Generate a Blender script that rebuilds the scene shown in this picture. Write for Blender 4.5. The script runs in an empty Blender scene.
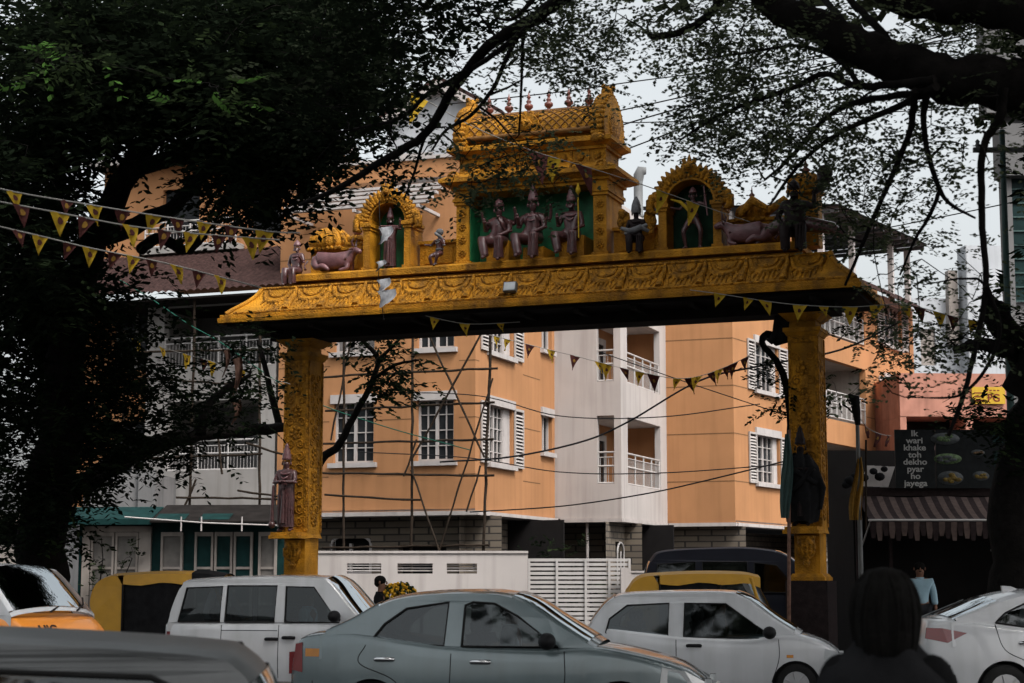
import bpy, bmesh, math, random
import numpy as np
from mathutils import Matrix, Vector, Euler
R = math.radians
random.seed(7)
rng = np.random.default_rng(11)
S = bpy.context.scene
COL = S.collection

# ---------------------------------------------------------------- camera, sky, sun, exposure
CAM_H = 1.6
PITCH = math.atan((583 - 341.5) / 1800.0)
cam = bpy.data.cameras.new('camera')
cam_o = bpy.data.objects.new('camera', cam); COL.objects.link(cam_o)
cam.sensor_width = 36.0; cam.lens = 1800.0 / 1024.0 * 36.0
cam.clip_end = 3000.0
cam.dof.use_dof = True; cam.dof.focus_distance = 33.0; cam.dof.aperture_fstop = 4.0
cam_o.location = (0, 0, CAM_H)
cam_o.rotation_euler = (R(90) + PITCH, 0, 0)
S.camera = cam_o
SUN_EL, SUN_AZ = 52.0, 140.0        # azimuth from +Y clockwise: the light comes from the right, a little behind the viewer
W = bpy.data.worlds.new('World'); S.world = W; W.use_nodes = True
nt = W.node_tree; nt.nodes.clear()
wo = nt.nodes.new('ShaderNodeOutputWorld'); bg = nt.nodes.new('ShaderNodeBackground')
sk = nt.nodes.new('ShaderNodeTexSky'); sk.sky_type = 'NISHITA'; sk.sun_disc = False
sk.sun_elevation = R(SUN_EL); sk.sun_rotation = R(SUN_AZ)
sk.dust_density = 6.0; sk.air_density = 1.0; sk.ozone_density = 1.0
hs = nt.nodes.new('ShaderNodeHueSaturation'); hs.inputs['Saturation'].default_value = 0.20; hs.inputs['Hue'].default_value = 0.465
nt.links.new(sk.outputs[0], hs.inputs['Color']); nt.links.new(hs.outputs[0], bg.inputs['Color'])
nt.links.new(bg.outputs[0], wo.inputs['Surface'])
bg.inputs['Strength'].default_value = 0.125
sun = bpy.data.lights.new('sun', 'SUN'); sun_o = bpy.data.objects.new('sun', sun); COL.objects.link(sun_o)
sun.energy = 0.85; sun.angle = R(14); sun.color = (1.0, 0.95, 0.88)
sun_o.rotation_euler = (R(90 - SUN_EL), 0, R(180 - SUN_AZ))
S.view_settings.view_transform = 'Standard'; S.view_settings.look = 'None'
S.view_settings.gamma = 1.0; S.view_settings.use_curve_mapping = False
S.view_settings.exposure = 1.13
S.cycles.max_bounces = 6; S.cycles.transparent_max_bounces = 8
S.cycles.diffuse_bounces = 3; S.cycles.glossy_bounces = 3

# ---------------------------------------------------------------- pixel rays (to measure points on the real planes)
_F = Vector((0, math.cos(PITCH), math.sin(PITCH))); _U = Vector((0, -math.sin(PITCH), math.cos(PITCH)))
def at(x, y, Y):
    r = _F * 1800 + Vector((1, 0, 0)) * (x - 512) + _U * (341.5 - y)
    return Vector((0, 0, CAM_H)) + r * (Y / r.y)
def atz(x, Y, z):
    r = _F * 1800 + Vector((1, 0, 0)) * (x - 512) + _U * (341.5 - 583)
    return Vector((r.x * Y / r.y, Y, z))

# ---------------------------------------------------------------- materials
MATS = {}
def mat(name, col, rough=0.7, var=0.12, scale=3.0, bump=0.0, bscale=20.0, metal=0.0, coat=0.0, streak=0.0, streak_col=None,
        col2=None, thr=0.5, spec=0.5, detail=5.0, bdist=0.02):
    if spec == 0.5 and max(col) < .06 and not coat: spec = .08
    elif spec == 0.5 and rough > .58: spec = .2
    m = bpy.data.materials.new(name); m.use_nodes = True
    n = m.node_tree; b = n.nodes['Principled BSDF']
    tc = n.nodes.new('ShaderNodeTexCoord')
    no = n.nodes.new('ShaderNodeTexNoise'); no.inputs['Scale'].default_value = scale; no.inputs['Detail'].default_value = detail
    n.links.new(tc.outputs['Object'], no.inputs['Vector'])
    rp = n.nodes.new('ShaderNodeValToRGB')
    c = Vector(col); a = c * (1 - var); d = c * (1 + var)
    if col2 is not None: a = Vector(col2)
    rp.color_ramp.elements[0].position = 0.32 if col2 is None else thr - 0.12
    rp.color_ramp.elements[1].position = 0.68 if col2 is None else thr + 0.12
    rp.color_ramp.elements[0].color = (*a, 1); rp.color_ramp.elements[1].color = (*d, 1)
    n.links.new(no.outputs['Fac'], rp.inputs['Fac'])
    out = rp.outputs['Color']
    if streak > 0:
        mp = n.nodes.new('ShaderNodeMapping'); mp.inputs['Scale'].default_value = (2.2, 2.2, 0.12)
        n.links.new(tc.outputs['Object'], mp.inputs['Vector'])
        n2 = n.nodes.new('ShaderNodeTexNoise'); n2.inputs['Scale'].default_value = 2.0; n2.inputs['Detail'].default_value = 6
        n.links.new(mp.outputs[0], n2.inputs['Vector'])
        r2 = n.nodes.new('ShaderNodeValToRGB'); r2.color_ramp.elements[0].position = 0.48; r2.color_ramp.elements[1].position = 0.72
        r2.color_ramp.elements[0].color = (0, 0, 0, 1); r2.color_ramp.elements[1].color = (streak, streak, streak, 1)
        n.links.new(n2.outputs['Fac'], r2.inputs['Fac'])
        mx = n.nodes.new('ShaderNodeMixRGB'); sc = streak_col or tuple(c * 0.45)
        mx.inputs['Color2'].default_value = (*sc, 1)
        n.links.new(r2.outputs[0], mx.inputs['Fac']); n.links.new(out, mx.inputs['Color1']); out = mx.outputs[0]
    n.links.new(out, b.inputs['Base Color'])
    b.inputs['Roughness'].default_value = rough; b.inputs['Metallic'].default_value = metal
    b.inputs['Specular IOR Level'].default_value = spec
    if coat: b.inputs['Coat Weight'].default_value = coat; b.inputs['Coat Roughness'].default_value = 0.06
    if bump > 0:
        nb = n.nodes.new('ShaderNodeTexNoise'); nb.inputs['Scale'].default_value = bscale; nb.inputs['Detail'].default_value = 4
        n.links.new(tc.outputs['Object'], nb.inputs['Vector'])
        bu = n.nodes.new('ShaderNodeBump'); bu.inputs['Strength'].default_value = bump; bu.inputs['Distance'].default_value = bdist
        n.links.new(nb.outputs['Fac'], bu.inputs['Height']); n.links.new(bu.outputs[0], b.inputs['Normal'])
    MATS[name] = m
    return m
def glass(name, tint, gloss=0.06, rough=0.03):
    m = bpy.data.materials.new(name); m.use_nodes = True; n = m.node_tree; n.nodes.clear()
    o = n.nodes.new('ShaderNodeOutputMaterial'); mx = n.nodes.new('ShaderNodeMixShader')
    t = n.nodes.new('ShaderNodeBsdfTransparent'); t.inputs[0].default_value = (*tint, 1)
    g = n.nodes.new('ShaderNodeBsdfGlossy'); g.inputs['Roughness'].default_value = rough; g.inputs[0].default_value = (.62, .66, .68, 1)
    tc = n.nodes.new('ShaderNodeTexCoord'); no = n.nodes.new('ShaderNodeTexNoise'); no.inputs['Scale'].default_value = 1.3
    n.links.new(tc.outputs['Object'], no.inputs['Vector'])
    bu = n.nodes.new('ShaderNodeBump'); bu.inputs['Strength'].default_value = 0.05; bu.inputs['Distance'].default_value = 0.05
    n.links.new(no.outputs['Fac'], bu.inputs['Height']); n.links.new(bu.outputs[0], g.inputs['Normal'])
    fr = n.nodes.new('ShaderNodeFresnel'); fr.inputs['IOR'].default_value = 1.42
    ad = n.nodes.new('ShaderNodeMath'); ad.operation = 'ADD'; ad.inputs[1].default_value = gloss
    n.links.new(fr.outputs[0], ad.inputs[0]); n.links.new(ad.outputs[0], mx.inputs[0])
    n.links.new(t.outputs[0], mx.inputs[1]); n.links.new(g.outputs[0], mx.inputs[2]); n.links.new(mx.outputs[0], o.inputs[0])
    MATS[name] = m
    return m
def leaf_mat(name, col, trans=0.35):
    m = bpy.data.materials.new(name); m.use_nodes = True; n = m.node_tree; n.nodes.clear()
    o = n.nodes.new('ShaderNodeOutputMaterial'); mx = n.nodes.new('ShaderNodeMixShader'); mx.inputs[0].default_value = trans
    d = n.nodes.new('ShaderNodeBsdfDiffuse'); t = n.nodes.new('ShaderNodeBsdfTranslucent')
    tc = n.nodes.new('ShaderNodeTexCoord'); no = n.nodes.new('ShaderNodeTexNoise'); no.inputs['Scale'].default_value = 2.5
    n.links.new(tc.outputs['Object'], no.inputs['Vector'])
    rp = n.nodes.new('ShaderNodeValToRGB'); c = Vector(col)
    rp.color_ramp.elements[0].position = .35; rp.color_ramp.elements[1].position = .65
    rp.color_ramp.elements[0].color = (*(c * 0.75), 1); rp.color_ramp.elements[1].color = (*(c * 1.25), 1)
    n.links.new(no.outputs['Fac'], rp.inputs[0]); n.links.new(rp.outputs[0], d.inputs[0]); n.links.new(rp.outputs[0], t.inputs[0])
    n.links.new(d.outputs[0], mx.inputs[1]); n.links.new(t.outputs[0], mx.inputs[2]); n.links.new(mx.outputs[0], o.inputs[0])
    MATS[name] = m
    return m

# ---------------------------------------------------------------- objects
WM = {}                                  # world matrix of every thing / part
def tag(o, label=None, cat=None, group=None, kind=None):
    if label: o['label'] = label
    if cat: o['category'] = cat
    if group: o['group'] = group
    if kind: o['kind'] = kind
    return o
def thing(name, label, cat, loc=(0, 0, 0), rz=0.0, group=None):
    o = bpy.data.objects.new(name, None); COL.objects.link(o)
    o.empty_display_size = 0.2
    o.location = loc; o.rotation_euler = (0, 0, R(rz))
    WM[o.name] = Matrix.Translation(Vector(loc)) @ Matrix.Rotation(R(rz), 4, 'Z')
    return tag(o, label, cat, group)
def T(loc=(0, 0, 0), rz=0.0, rx=0.0, ry=0.0, s=1.0):
    return Matrix.Translation(Vector(loc)) @ Euler((R(rx), R(ry), R(rz)), 'XYZ').to_matrix().to_4x4() @ Matrix.Scale(s, 4)

class MB:
    def __init__(s, M=None):
        s.v = []; s.f = []; s.m = []; s.sm = []; s.M = M or Matrix()
    def add(s, vs, fs, m=0, smooth=False):
        b = len(s.v)
        s.v += [s.M @ Vector(p) for p in vs]
        for f in fs:
            s.f.append(tuple(i + b for i in f)); s.m.append(m); s.sm.append(smooth)
        return s
    def box(s, x0, x1, y0, y1, z0, z1, m=0):
        vs = [(x0, y0, z0), (x1, y0, z0), (x1, y1, z0), (x0, y1, z0), (x0, y0, z1), (x1, y0, z1), (x1, y1, z1), (x0, y1, z1)]
        return s.add(vs, [(0, 3, 2, 1), (4, 5, 6, 7), (0, 1, 5, 4), (1, 2, 6, 5), (2, 3, 7, 6), (3, 0, 4, 7)], m)
    def frustum(s, r0, z0, r1, z1, m=0):          # r = (x0,x1,y0,y1)
        vs = [(r0[0], r0[2], z0), (r0[1], r0[2], z0), (r0[1], r0[3], z0), (r0[0], r0[3], z0),
              (r1[0], r1[2], z1), (r1[1], r1[2], z1), (r1[1], r1[3], z1), (r1[0], r1[3], z1)]
        return s.add(vs, [(0, 3, 2, 1), (4, 5, 6, 7), (0, 1, 5, 4), (1, 2, 6, 5), (2, 3, 7, 6), (3, 0, 4, 7)], m)
    def prism(s, poly, y0, y1, m=0, smooth=False):   # poly in x,z, counter-clockwise seen from -y
        n = len(poly)
        vs = [(x, y0, z) for x, z in poly] + [(x, y1, z) for x, z in poly]
        s.add(vs, [tuple(range(n)), tuple(range(2 * n - 1, n - 1, -1))], m)
        s.add(vs, [((i + 1) % n, i, i + n, (i + 1) % n + n) for i in range(n)], m, smooth)
        return s
    def tube(s, pts, rad, n=8, m=0, cap=True):
        pts = [Vector(p) for p in pts]; k = len(pts)
        if not hasattr(rad, '__len__'): rad = [rad] * k
        vs = []; up = None
        for i, p in enumerate(pts):
            t = (pts[min(i + 1, k - 1)] - pts[max(i - 1, 0)])
            if t.length < 1e-9: t = Vector((0, 0, 1))
            t.normalize()
            if up is None:
                up = Vector((0, 0, 1)) if abs(t.z) < 0.9 else Vector((1, 0, 0))
            a = t.cross(up)
            if a.length < 1e-6: a = t.cross(Vector((0.3, 1, 0.2)))
            a.normalize(); b2 = a.cross(t).normalized(); up = b2
            for j in range(n):
                an = 2 * math.pi * j / n
                vs.append(p + (a * math.cos(an) + b2 * math.sin(an)) * rad[i])
        fs = []
        for i in range(k - 1):
            for j in range(n):
                j2 = (j + 1) % n
                fs.append((i * n + j, i * n + j2, (i + 1) * n + j2, (i + 1) * n + j))
        s.add(vs, fs, m, True)
        if cap:
            s.add(vs[:n], [tuple(range(n - 1, -1, -1))], m); s.add(vs[-n:], [tuple(range(n))], m)
        return s
    def cyl(s, p0, p1, r0, r1=None, n=12, m=0):
        return s.tube([p0, p1], [r0, r0 if r1 is None else r1], n, m)
    def lathe(s, prof, c=(0, 0, 0), n=14, m=0, sq=1.0, axis='z'):
        vs = []; fs = []
        for r_, z in prof:
            for j in range(n):
                an = 2 * math.pi * j / n
                if axis == 'z': vs.append((c[0] + r_ * math.cos(an), c[1] + r_ * math.sin(an) * sq, c[2] + z))
                else: vs.append((c[0] + r_ * math.cos(an), c[1] + z, c[2] + r_ * math.sin(an)))
        k = len(prof)
        for i in range(k - 1):
            for j in range(n):
                j2 = (j + 1) % n
                q = (i * n + j, i * n + j2, (i + 1) * n + j2, (i + 1) * n + j)
                fs.append(q if axis == 'z' else q[::-1])
        s.add(vs, fs, m, True)
        s.add(vs[:n], [tuple(range(n - 1, -1, -1))], m); s.add(vs[-n:], [tuple(range(n))], m)
        return s
    def ball(s, c, r, n=10, m=0):
        if not hasattr(r, '__len__'): r = (r, r, r)
        k = max(4, n * 2 // 3); vs = []; fs = []
        for i in range(k + 1):
            ph = math.pi * i / k
            for j in range(n):
                th = 2 * math.pi * j / n
                vs.append((c[0] + r[0] * math.sin(ph) * math.cos(th), c[1] + r[1] * math.sin(ph) * math.sin(th), c[2] - r[2] * math.cos(ph)))
        for i in range(k):
            for j in range(n):
                j2 = (j + 1) % n
                fs.append((i * n + j, i * n + j2, (i + 1) * n + j2, (i + 1) * n + j))
        return s.add(vs, fs, m, True)
    def grid(s, P, m=0, smooth=True, flip=False):    # P[i][j] points
        a, b = len(P), len(P[0])
        vs = [p for row in P for p in row]
        fs = []
        for i in range(a - 1):
            for j in range(b - 1):
                q = (i * b + j, i * b + j + 1, (i + 1) * b + j + 1, (i + 1) * b + j)
                fs.append(q[::-1] if flip else q)
        return s.add(vs, fs, m, smooth)
    def wall(s, x0, x1, z0, z1, holes=(), depth=0.25, y=0.0, m=0, mr=None):
        xs = sorted(set([x0, x1] + [h[0] for h in holes] + [h[1] for h in holes]))
        zs = sorted(set([z0, z1] + [h[2] for h in holes] + [h[3] for h in holes]))
        xs = [x for x in xs if x0 <= x <= x1]; zs = [z for z in zs if z0 <= z <= z1]
        for i in range(len(xs) - 1):
            for j in range(len(zs) - 1):
                cx, cz = (xs[i] + xs[i + 1]) / 2, (zs[j] + zs[j + 1]) / 2
                if any(h[0] < cx < h[1] and h[2] < cz < h[3] for h in holes): continue
                s.add([(xs[i], y, zs[j]), (xs[i + 1], y, zs[j]), (xs[i + 1], y, zs[j + 1]), (xs[i], y, zs[j + 1])], [(0, 1, 2, 3)], m)
        for a, b, c, d in holes:
            k = m if mr is None else mr
            s.add([(a, y, c), (b, y, c), (b, y + depth, c), (a, y + depth, c)], [(0, 1, 2, 3)], k)
            s.add([(a, y, d), (b, y, d), (b, y + depth, d), (a, y + depth, d)], [(3, 2, 1, 0)], k)
            s.add([(a, y, c), (a, y, d), (a, y + depth, d), (a, y + depth, c)], [(3, 2, 1, 0)], k)
            s.add([(b, y, c), (b, y, d), (b, y + depth, d), (b, y + depth, c)], [(0, 1, 2, 3)], k)
        return s
    def split(s, name, mats, parent=None):
        par = list(range(len(s.v)))
        def fd(i):
            while par[i] != i: par[i] = par[par[i]]; i = par[i]
            return i
        for f in s.f:
            for i in f[1:]: par[fd(i)] = fd(f[0])
        gr_ = {}
        for k, f in enumerate(s.f): gr_.setdefault(fd(f[0]), []).append(k)
        out = []
        for ks in gr_.values():
            q = MB(); ix = {}
            for k in ks:
                for i in s.f[k]:
                    if i not in ix: ix[i] = len(q.v); q.v.append(s.v[i])
                q.f.append(tuple(ix[i] for i in s.f[k])); q.m.append(s.m[k]); q.sm.append(s.sm[k])
            out.append(q.build(name, mats, parent))
        return out
    def build(s, name, mats, parent=None, fixn=False):
        me = bpy.data.meshes.new(name)
        inv = WM[parent.name].inverted() if parent is not None else Matrix()
        me.from_pydata([inv @ v for v in s.v], [], s.f)
        if not isinstance(mats, (list, tuple)): mats = [mats]
        for k in mats: me.materials.append(k if not isinstance(k, str) else MATS[k])
        me.polygons.foreach_set('material_index', s.m); me.polygons.foreach_set('use_smooth', s.sm)
        me.validate(); me.update()
        if fixn:
            bm = bmesh.new(); bm.from_mesh(me); bmesh.ops.remove_doubles(bm, verts=bm.verts, dist=1e-4)
            bmesh.ops.recalc_face_normals(bm, faces=bm.faces); bm.to_mesh(me); bm.free()
        o = bpy.data.objects.new(name, me); COL.objects.link(o)
        if parent is not None:
            o.parent = parent; WM[o.name] = WM[parent.name]
        else: WM[o.name] = Matrix()
        return o
def rebase(o):
    """move a parentless mesh's origin to the middle of its bottom"""
    me = o.data; n = len(me.vertices); a = np.empty(n * 3); me.vertices.foreach_get('co', a); a = a.reshape(-1, 3)
    c = np.array([(a[:, 0].min() + a[:, 0].max()) / 2, (a[:, 1].min() + a[:, 1].max()) / 2, a[:, 2].min()])
    me.vertices.foreach_set('co', (a - c).ravel()); o.location = c; me.update()
    WM[o.name] = Matrix.Translation(Vector(c))
    return o
def copy_tree(o, parent=None):
    c = o.copy(); COL.objects.link(c)
    if parent is not None: c.parent = parent
    for ch in list(o.children): copy_tree(ch, c)
    return c
def text(name, body, size, M, m, parent, depth=0.004, align='CENTER', sx=1.0):
    cu = bpy.data.curves.new(name, 'FONT'); cu.body = body; cu.size = size; cu.align_x = align; cu.align_y = 'CENTER'
    cu.extrude = depth; cu.offset = size * .02
    tmp = bpy.data.objects.new(name, cu); COL.objects.link(tmp)
    bpy.context.view_layer.update()
    me = bpy.data.meshes.new_from_object(tmp.evaluated_get(bpy.context.evaluated_depsgraph_get()))
    bpy.data.objects.remove(tmp)
    me.name = name
    X = WM[parent.name].inverted() @ M @ Matrix.Rotation(R(90), 4, 'X') @ Matrix.Diagonal((sx, 1, 1, 1))
    me.transform(X); me.materials.clear(); me.materials.append(MATS[m])
    o = bpy.data.objects.new(name, me); COL.objects.link(o); o.parent = parent; WM[o.name] = WM[parent.name]
    return o

# ---------------------------------------------------------------- the palette
mat('orange_paint', (0.39, 0.19, 0.085), .85, .09, .7, .15, 60, streak=.24, streak_col=(.18, .09, .042))
mat('white_paint', (0.43, 0.395, 0.375), .8, .06, .8, .12, 50, streak=.35, streak_col=(.2, .175, .16))
mat('shaded_white', (0.29, 0.275, 0.26), .85, .12, .8, .12, 50, streak=.45, streak_col=(.16, .145, .13))  # darker copy of the white paint, standing in for shade on the balcony house
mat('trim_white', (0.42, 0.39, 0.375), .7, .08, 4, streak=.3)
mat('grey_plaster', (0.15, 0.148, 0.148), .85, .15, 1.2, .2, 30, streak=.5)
mat('groove', (0.16, 0.085, 0.04), .9)
mat('stone_wall', (0.15, 0.125, 0.095), .9, .35, 5, .5, 14)
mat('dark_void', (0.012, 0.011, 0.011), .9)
mat('window_dark', (0.02, 0.022, 0.024), .12, .3, 2)
mat('window_curtain', (0.16, 0.15, 0.145), .35, .3, 2)
mat('shutter_white', (0.40, 0.37, 0.35), .6, .08)
mat('rail_white', (0.42, 0.40, 0.385), .5, .06)
mat('asphalt', (0.04, 0.04, 0.042), .85, .25, 8, .4, 90)
mat('paving', (0.17, 0.16, 0.15), .9, .25, 4, .3, 30)
mat('kerb_stone', (0.25, 0.24, 0.22), .9, .25, 3)
mat('ochre', (0.43, 0.190, 0.010), .6, .36, 2.6, .9, 34, streak=.8, streak_col=(.11, .05, .012), bdist=.03)
mat('ochre_relief', (0.38, 0.165, 0.010), .6, .55, 12.0, 1.0, 24, streak=.5, streak_col=(.08, .036, .008), bdist=.06)
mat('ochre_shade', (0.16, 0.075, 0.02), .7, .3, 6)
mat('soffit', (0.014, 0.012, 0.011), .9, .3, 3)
mat('niche_green', (0.012, 0.16, 0.06), .5, .35, 6)
mat('niche_dark', (0.010, 0.035, 0.02), .6, .35, 6)
mat('statue_plum', (0.075, 0.032, 0.032), .28, .35, 14, .3, 40)
mat('statue_rose', (0.14, 0.062, 0.066), .38, .25, 10, .3, 40)
mat('statue_dark', (0.02, 0.014, 0.014), .5, .3, 10, .3, 40)
mat('statue_grey', (0.15, 0.15, 0.155), .7, .3, 12, .3, 40)
mat('finial_red', (0.17, 0.05, 0.035), .4, .3, 8)
mat('bamboo', (0.026, 0.019, 0.014), .85, .35, 7, .3, 40)
mat('bark', (0.0075, 0.0065, 0.006), .95, .4, 9, .8, 22)
mat('black_cloth', (0.012, 0.012, 0.013), .9, .3, 9, .3, 60)
mat('tile_red', (0.036, 0.020, 0.018), .8, .4, 8, .3, 30)
mat('metal_roof', (0.10, 0.10, 0.105), .6, .3, 2)
mat('teal_paint', (0.006, 0.026, 0.025), .6, .25, 4)
mat('cream_panel', (0.27, 0.24, 0.215), .7, .12, 3, streak=.5)
mat('panel_grey', (0.13, 0.12, 0.11), .6, .2, 4)
mat('flag_yellow', (0.42, 0.27, 0.018), .8, .12, 20)
mat('flag_maroon', (0.065, 0.018, 0.016), .8, .2, 20)
mat('flag_orange', (0.24, 0.13, 0.02), .8, .2, 20)
mat('string', (0.28, 0.27, 0.25), .8)
mat('cable', (0.016, 0.016, 0.017), .6)
mat('green_rope', (0.01, 0.09, 0.06), .7)
mat('scrap_cloth', (0.36, 0.37, 0.39), .85, .15, 12)
mat('brown_cloth', (0.17, 0.095, 0.07), .9, .3, 12)
mat('pink_paint', (0.38, 0.18, 0.13), .85, .15, 2, streak=.4)
mat('far_white', (0.40, 0.42, 0.44), .85, .08, 1, streak=.3)
mat('sign_yellow', (0.46, 0.29, 0.025), .6, .08)
mat('sign_black', (0.012, 0.014, 0.015), .5, .25, 9)
mat('letter_white', (0.36, 0.36, 0.35), .6, .05)
mat('letter_red', (0.14, 0.02, 0.01), .6, .05)
mat('letter_dark', (0.03, 0.02, 0.02), .6, .05)
mat('awning_dark', (0.028, 0.020, 0.020), .9, .2, 12)
mat('awning_light', (0.085, 0.060, 0.053), .9, .18, 12)
mat('food_yellow', (0.12, 0.08, 0.015), .6, .5, 30)
mat('food_green', (0.07, 0.11, 0.05), .6, .6, 30)
mat('food_white', (0.055, 0.062, 0.065), .6, .3, 20)
mat('food_brown', (0.10, 0.06, 0.03), .6, .5, 30)
mat('car_white', (0.50, 0.51, 0.525), .24, .06, 2.2, streak=.3, streak_col=(.24, .235, .225), coat=.7)
mat('car_silver', (0.125, 0.16, 0.168), .26, .08, 2.2, streak=.3, streak_col=(.09, .10, .10), metal=.35, coat=.8)
mat('car_grey', (0.105, 0.11, 0.112), .42, .12, 3, metal=.3)
mat('car_orange', (0.72, 0.25, 0.03), .35, .05, 3, coat=.6)
mat('car_dark', (0.007, 0.008, 0.013), .6, .1, 3, spec=.12)
mat('rick_yellow', (0.50, 0.255, 0.010), .5, .08, 5, .15, 12)
mat('rick_green', (0.02, 0.09, 0.05), .45, .1, 5)
mat('rubber', (0.016, 0.016, 0.016), .8, .2, 9)
mat('black_plastic', (0.014, 0.014, 0.015), .5, .2, 9)
mat('chrome', (0.62, 0.62, 0.63), .18, .05, 5, metal=1.0)
mat('rim_metal', (0.38, 0.38, 0.39), .35, .1, 5, metal=.8)
mat('tail_red', (0.16, 0.012, 0.014), .15, .1, 5, coat=.6)
mat('indicator_amber', (0.45, 0.17, 0.015), .2, .1, 5, coat=.5)
mat('lamp_clear', (0.55, 0.57, 0.58), .1, .1, 8, metal=.3, coat=.8)
mat('seat_fabric', (0.05, 0.05, 0.052), .9, .2, 9)
mat('plate_white', (0.6, 0.6, 0.58), .5, .05)
mat('skin', (0.17, 0.085, 0.055), .6, .1, 9)
mat('hair', (0.006, 0.0055, 0.005), .9, .3, 40, .4, 60, spec=.1)
mat('shirt_blue', (0.27, 0.40, 0.47), .9, .1, 8)
mat('shirt_white', (0.5, 0.5, 0.5), .9, .1, 8)
mat('trousers', (0.03, 0.03, 0.035), .9, .2, 8)
mat('jacket_black', (0.007, 0.007, 0.0075), .95, .3, 8, .3, 40, spec=.1)
mat('marigold', (0.50, 0.27, 0.015), .8, .4, 30)
mat('pole_grey', (0.14, 0.145, 0.145), .6, .15, 4)
mat('pole_green', (0.05, 0.09, 0.085), .6, .15, 4)
mat('blind_teal', (0.012, 0.028, 0.028), .4, .2, 3)
glass('glass_dark', (0.16, 0.19, 0.195), .04)
glass('glass_clear', (0.70, 0.74, 0.75), .06)
leaf_mat('leaf_dark', (0.008, 0.012, 0.007)); leaf_mat('leaf_mid', (0.015, 0.023, 0.011)); leaf_mat('leaf_light', (0.030, 0.045, 0.019))
leaf_mat('leaf_fresh', (0.06, 0.13, 0.03))
leaf_mat('leaf_fine_dark', (0.034, 0.042, 0.026), .55); leaf_mat('leaf_fine_mid', (0.065, 0.080, 0.045), .55); leaf_mat('leaf_fine_light', (0.105, 0.125, 0.070), .55)
# ================================================================ ground
g = MB(); n = 40
g.grid([[(-900 + 1800 * i / n, -300 + 1500 * j / n, 0) for j in range(n + 1)] for i in range(n + 1)], flip=True)
o = g.build('asphalt_road', 'asphalt'); tag(o, kind='structure')
g = MB(); g.box(-60, 60, 29.6, 30.9, -.1, .14)
o = g.build('pavement', 'paving'); tag(o, kind='structure')
g = MB(); g.box(-60, 60, 29.4, 29.597, -.1, .145)
o = g.build('kerb', 'kerb_stone'); tag(o, kind='structure')
g = MB()
for k in range(-12, 13): g.box(k * 5, k * 5 + 2.2, 20.75, 20.87, 0, .004)
o = g.build('lane_marking', 'trim_white'); tag(o, kind='structure')

# ================================================================ the orange apartment building
A = 20.5
C1, C2, C3 = Vector((-1.045, 51, 0)), Vector((1.363, 57.442, 0)), Vector((3.440, 56.666, 0))
C4, C5, C6 = Vector((5.308, 61.661, 0)), Vector((7.520, 60.834, 0)), Vector((17.42, 77.98, 0))
def FM(o, deg): return Matrix.Translation(o) @ Matrix.Rotation(R(deg), 4, 'Z')
MA, MBm, MC, MD, ME, MG = FM(C1, -A), FM(C1, 90 - A), FM(C2, -A), FM(C3, 90 - A), FM(C4, -A), FM(C5, 60)
ZB, ZT = 3.62, 13.9
FL = 3.25
def window(par, M, x0, x1, z0, z1, cols=4, rows=4, shut=(0, 0), curtain=False, wide_reveal=0.0, lintel=.22):
    fr = MB(M); t = .06
    xe = x1 - wide_reveal
    fr.box(x0, x0 + t, .12, .2, z0, z1); fr.box(xe - t, xe, .12, .2, z0, z1)
    fr.box(x0 + t, xe - t, .12, .2, z0, z0 + t); fr.box(x0 + t, xe - t, .12, .2, z1 - t, z1)
    if wide_reveal > 0: fr.box(xe + .001, x1, .10, .24, z0, z1)
    mid = (x0 + xe) / 2
    fr.box(mid - .045, mid + .045, .125, .195, z0 + t, z1 - t)
    for k in range(1, cols):
        x = x0 + (xe - x0) * k / cols
        if abs(x - mid) > .06: fr.box(x - .016, x + .016, .135, .185, z0 + t, z1 - t)
    for k in range(1, rows):
        z = z0 + (z1 - z0) * k / rows; fr.box(x0 + t, xe - t, .138, .182, z - .014, z + .014)
    w = fr.build('window', 'trim_white', par)
    p = MB(M); p.box(x0 + .01, xe - .01, .19, .21, z0 + .01, z1 - .01); p.build('pane', 'window_curtain' if curtain else 'window_dark', w)
    s = MB(M); s.box(x0 - .14, x1 + .12, -.13, .12, z0 - .14, z0 - .002); s.build('sill', 'trim_white', w)
    s = MB(M); s.box(x0 - .10, x1 + .10, -.07, .0, z1 - .04, z1 + lintel); s.build('lintel', 'trim_white', w)
    for side, wd in zip((0, 1), shut):
        if wd <= 0: continue
        a, b = (x0 - wd - .1, x0 - .06) if side == 0 else (x1 + .06, x1 + wd + .1)
        h = MB(M); e = .055
        h.box(a, a + e, -.07, -.02, z0 - .04, z1 + .02); h.box(b - e, b, -.07, -.02, z0 - .04, z1 + .02)
        h.box(a + e, b - e, -.07, -.02, z0 - .04, z0 + .03); h.box(a + e, b - e, -.07, -.02, z1 - .05, z1 + .02)
        h.box(a + e, b - e, -.012, -.004, z0 + .03, z1 - .05, 1)
        z = z0 + .07
        while z < z1 - .08:
            h.add([(a + e, -.068, z - .03), (b - e, -.068, z - .03), (b - e, -.02, z + .035), (a + e, -.02, z + .035)], [(0, 1, 2, 3), (3, 2, 1, 0)])
            z += .105
        h.build('shutter', ['shutter_white', 'letter_dark'], w)
    return w
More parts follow.
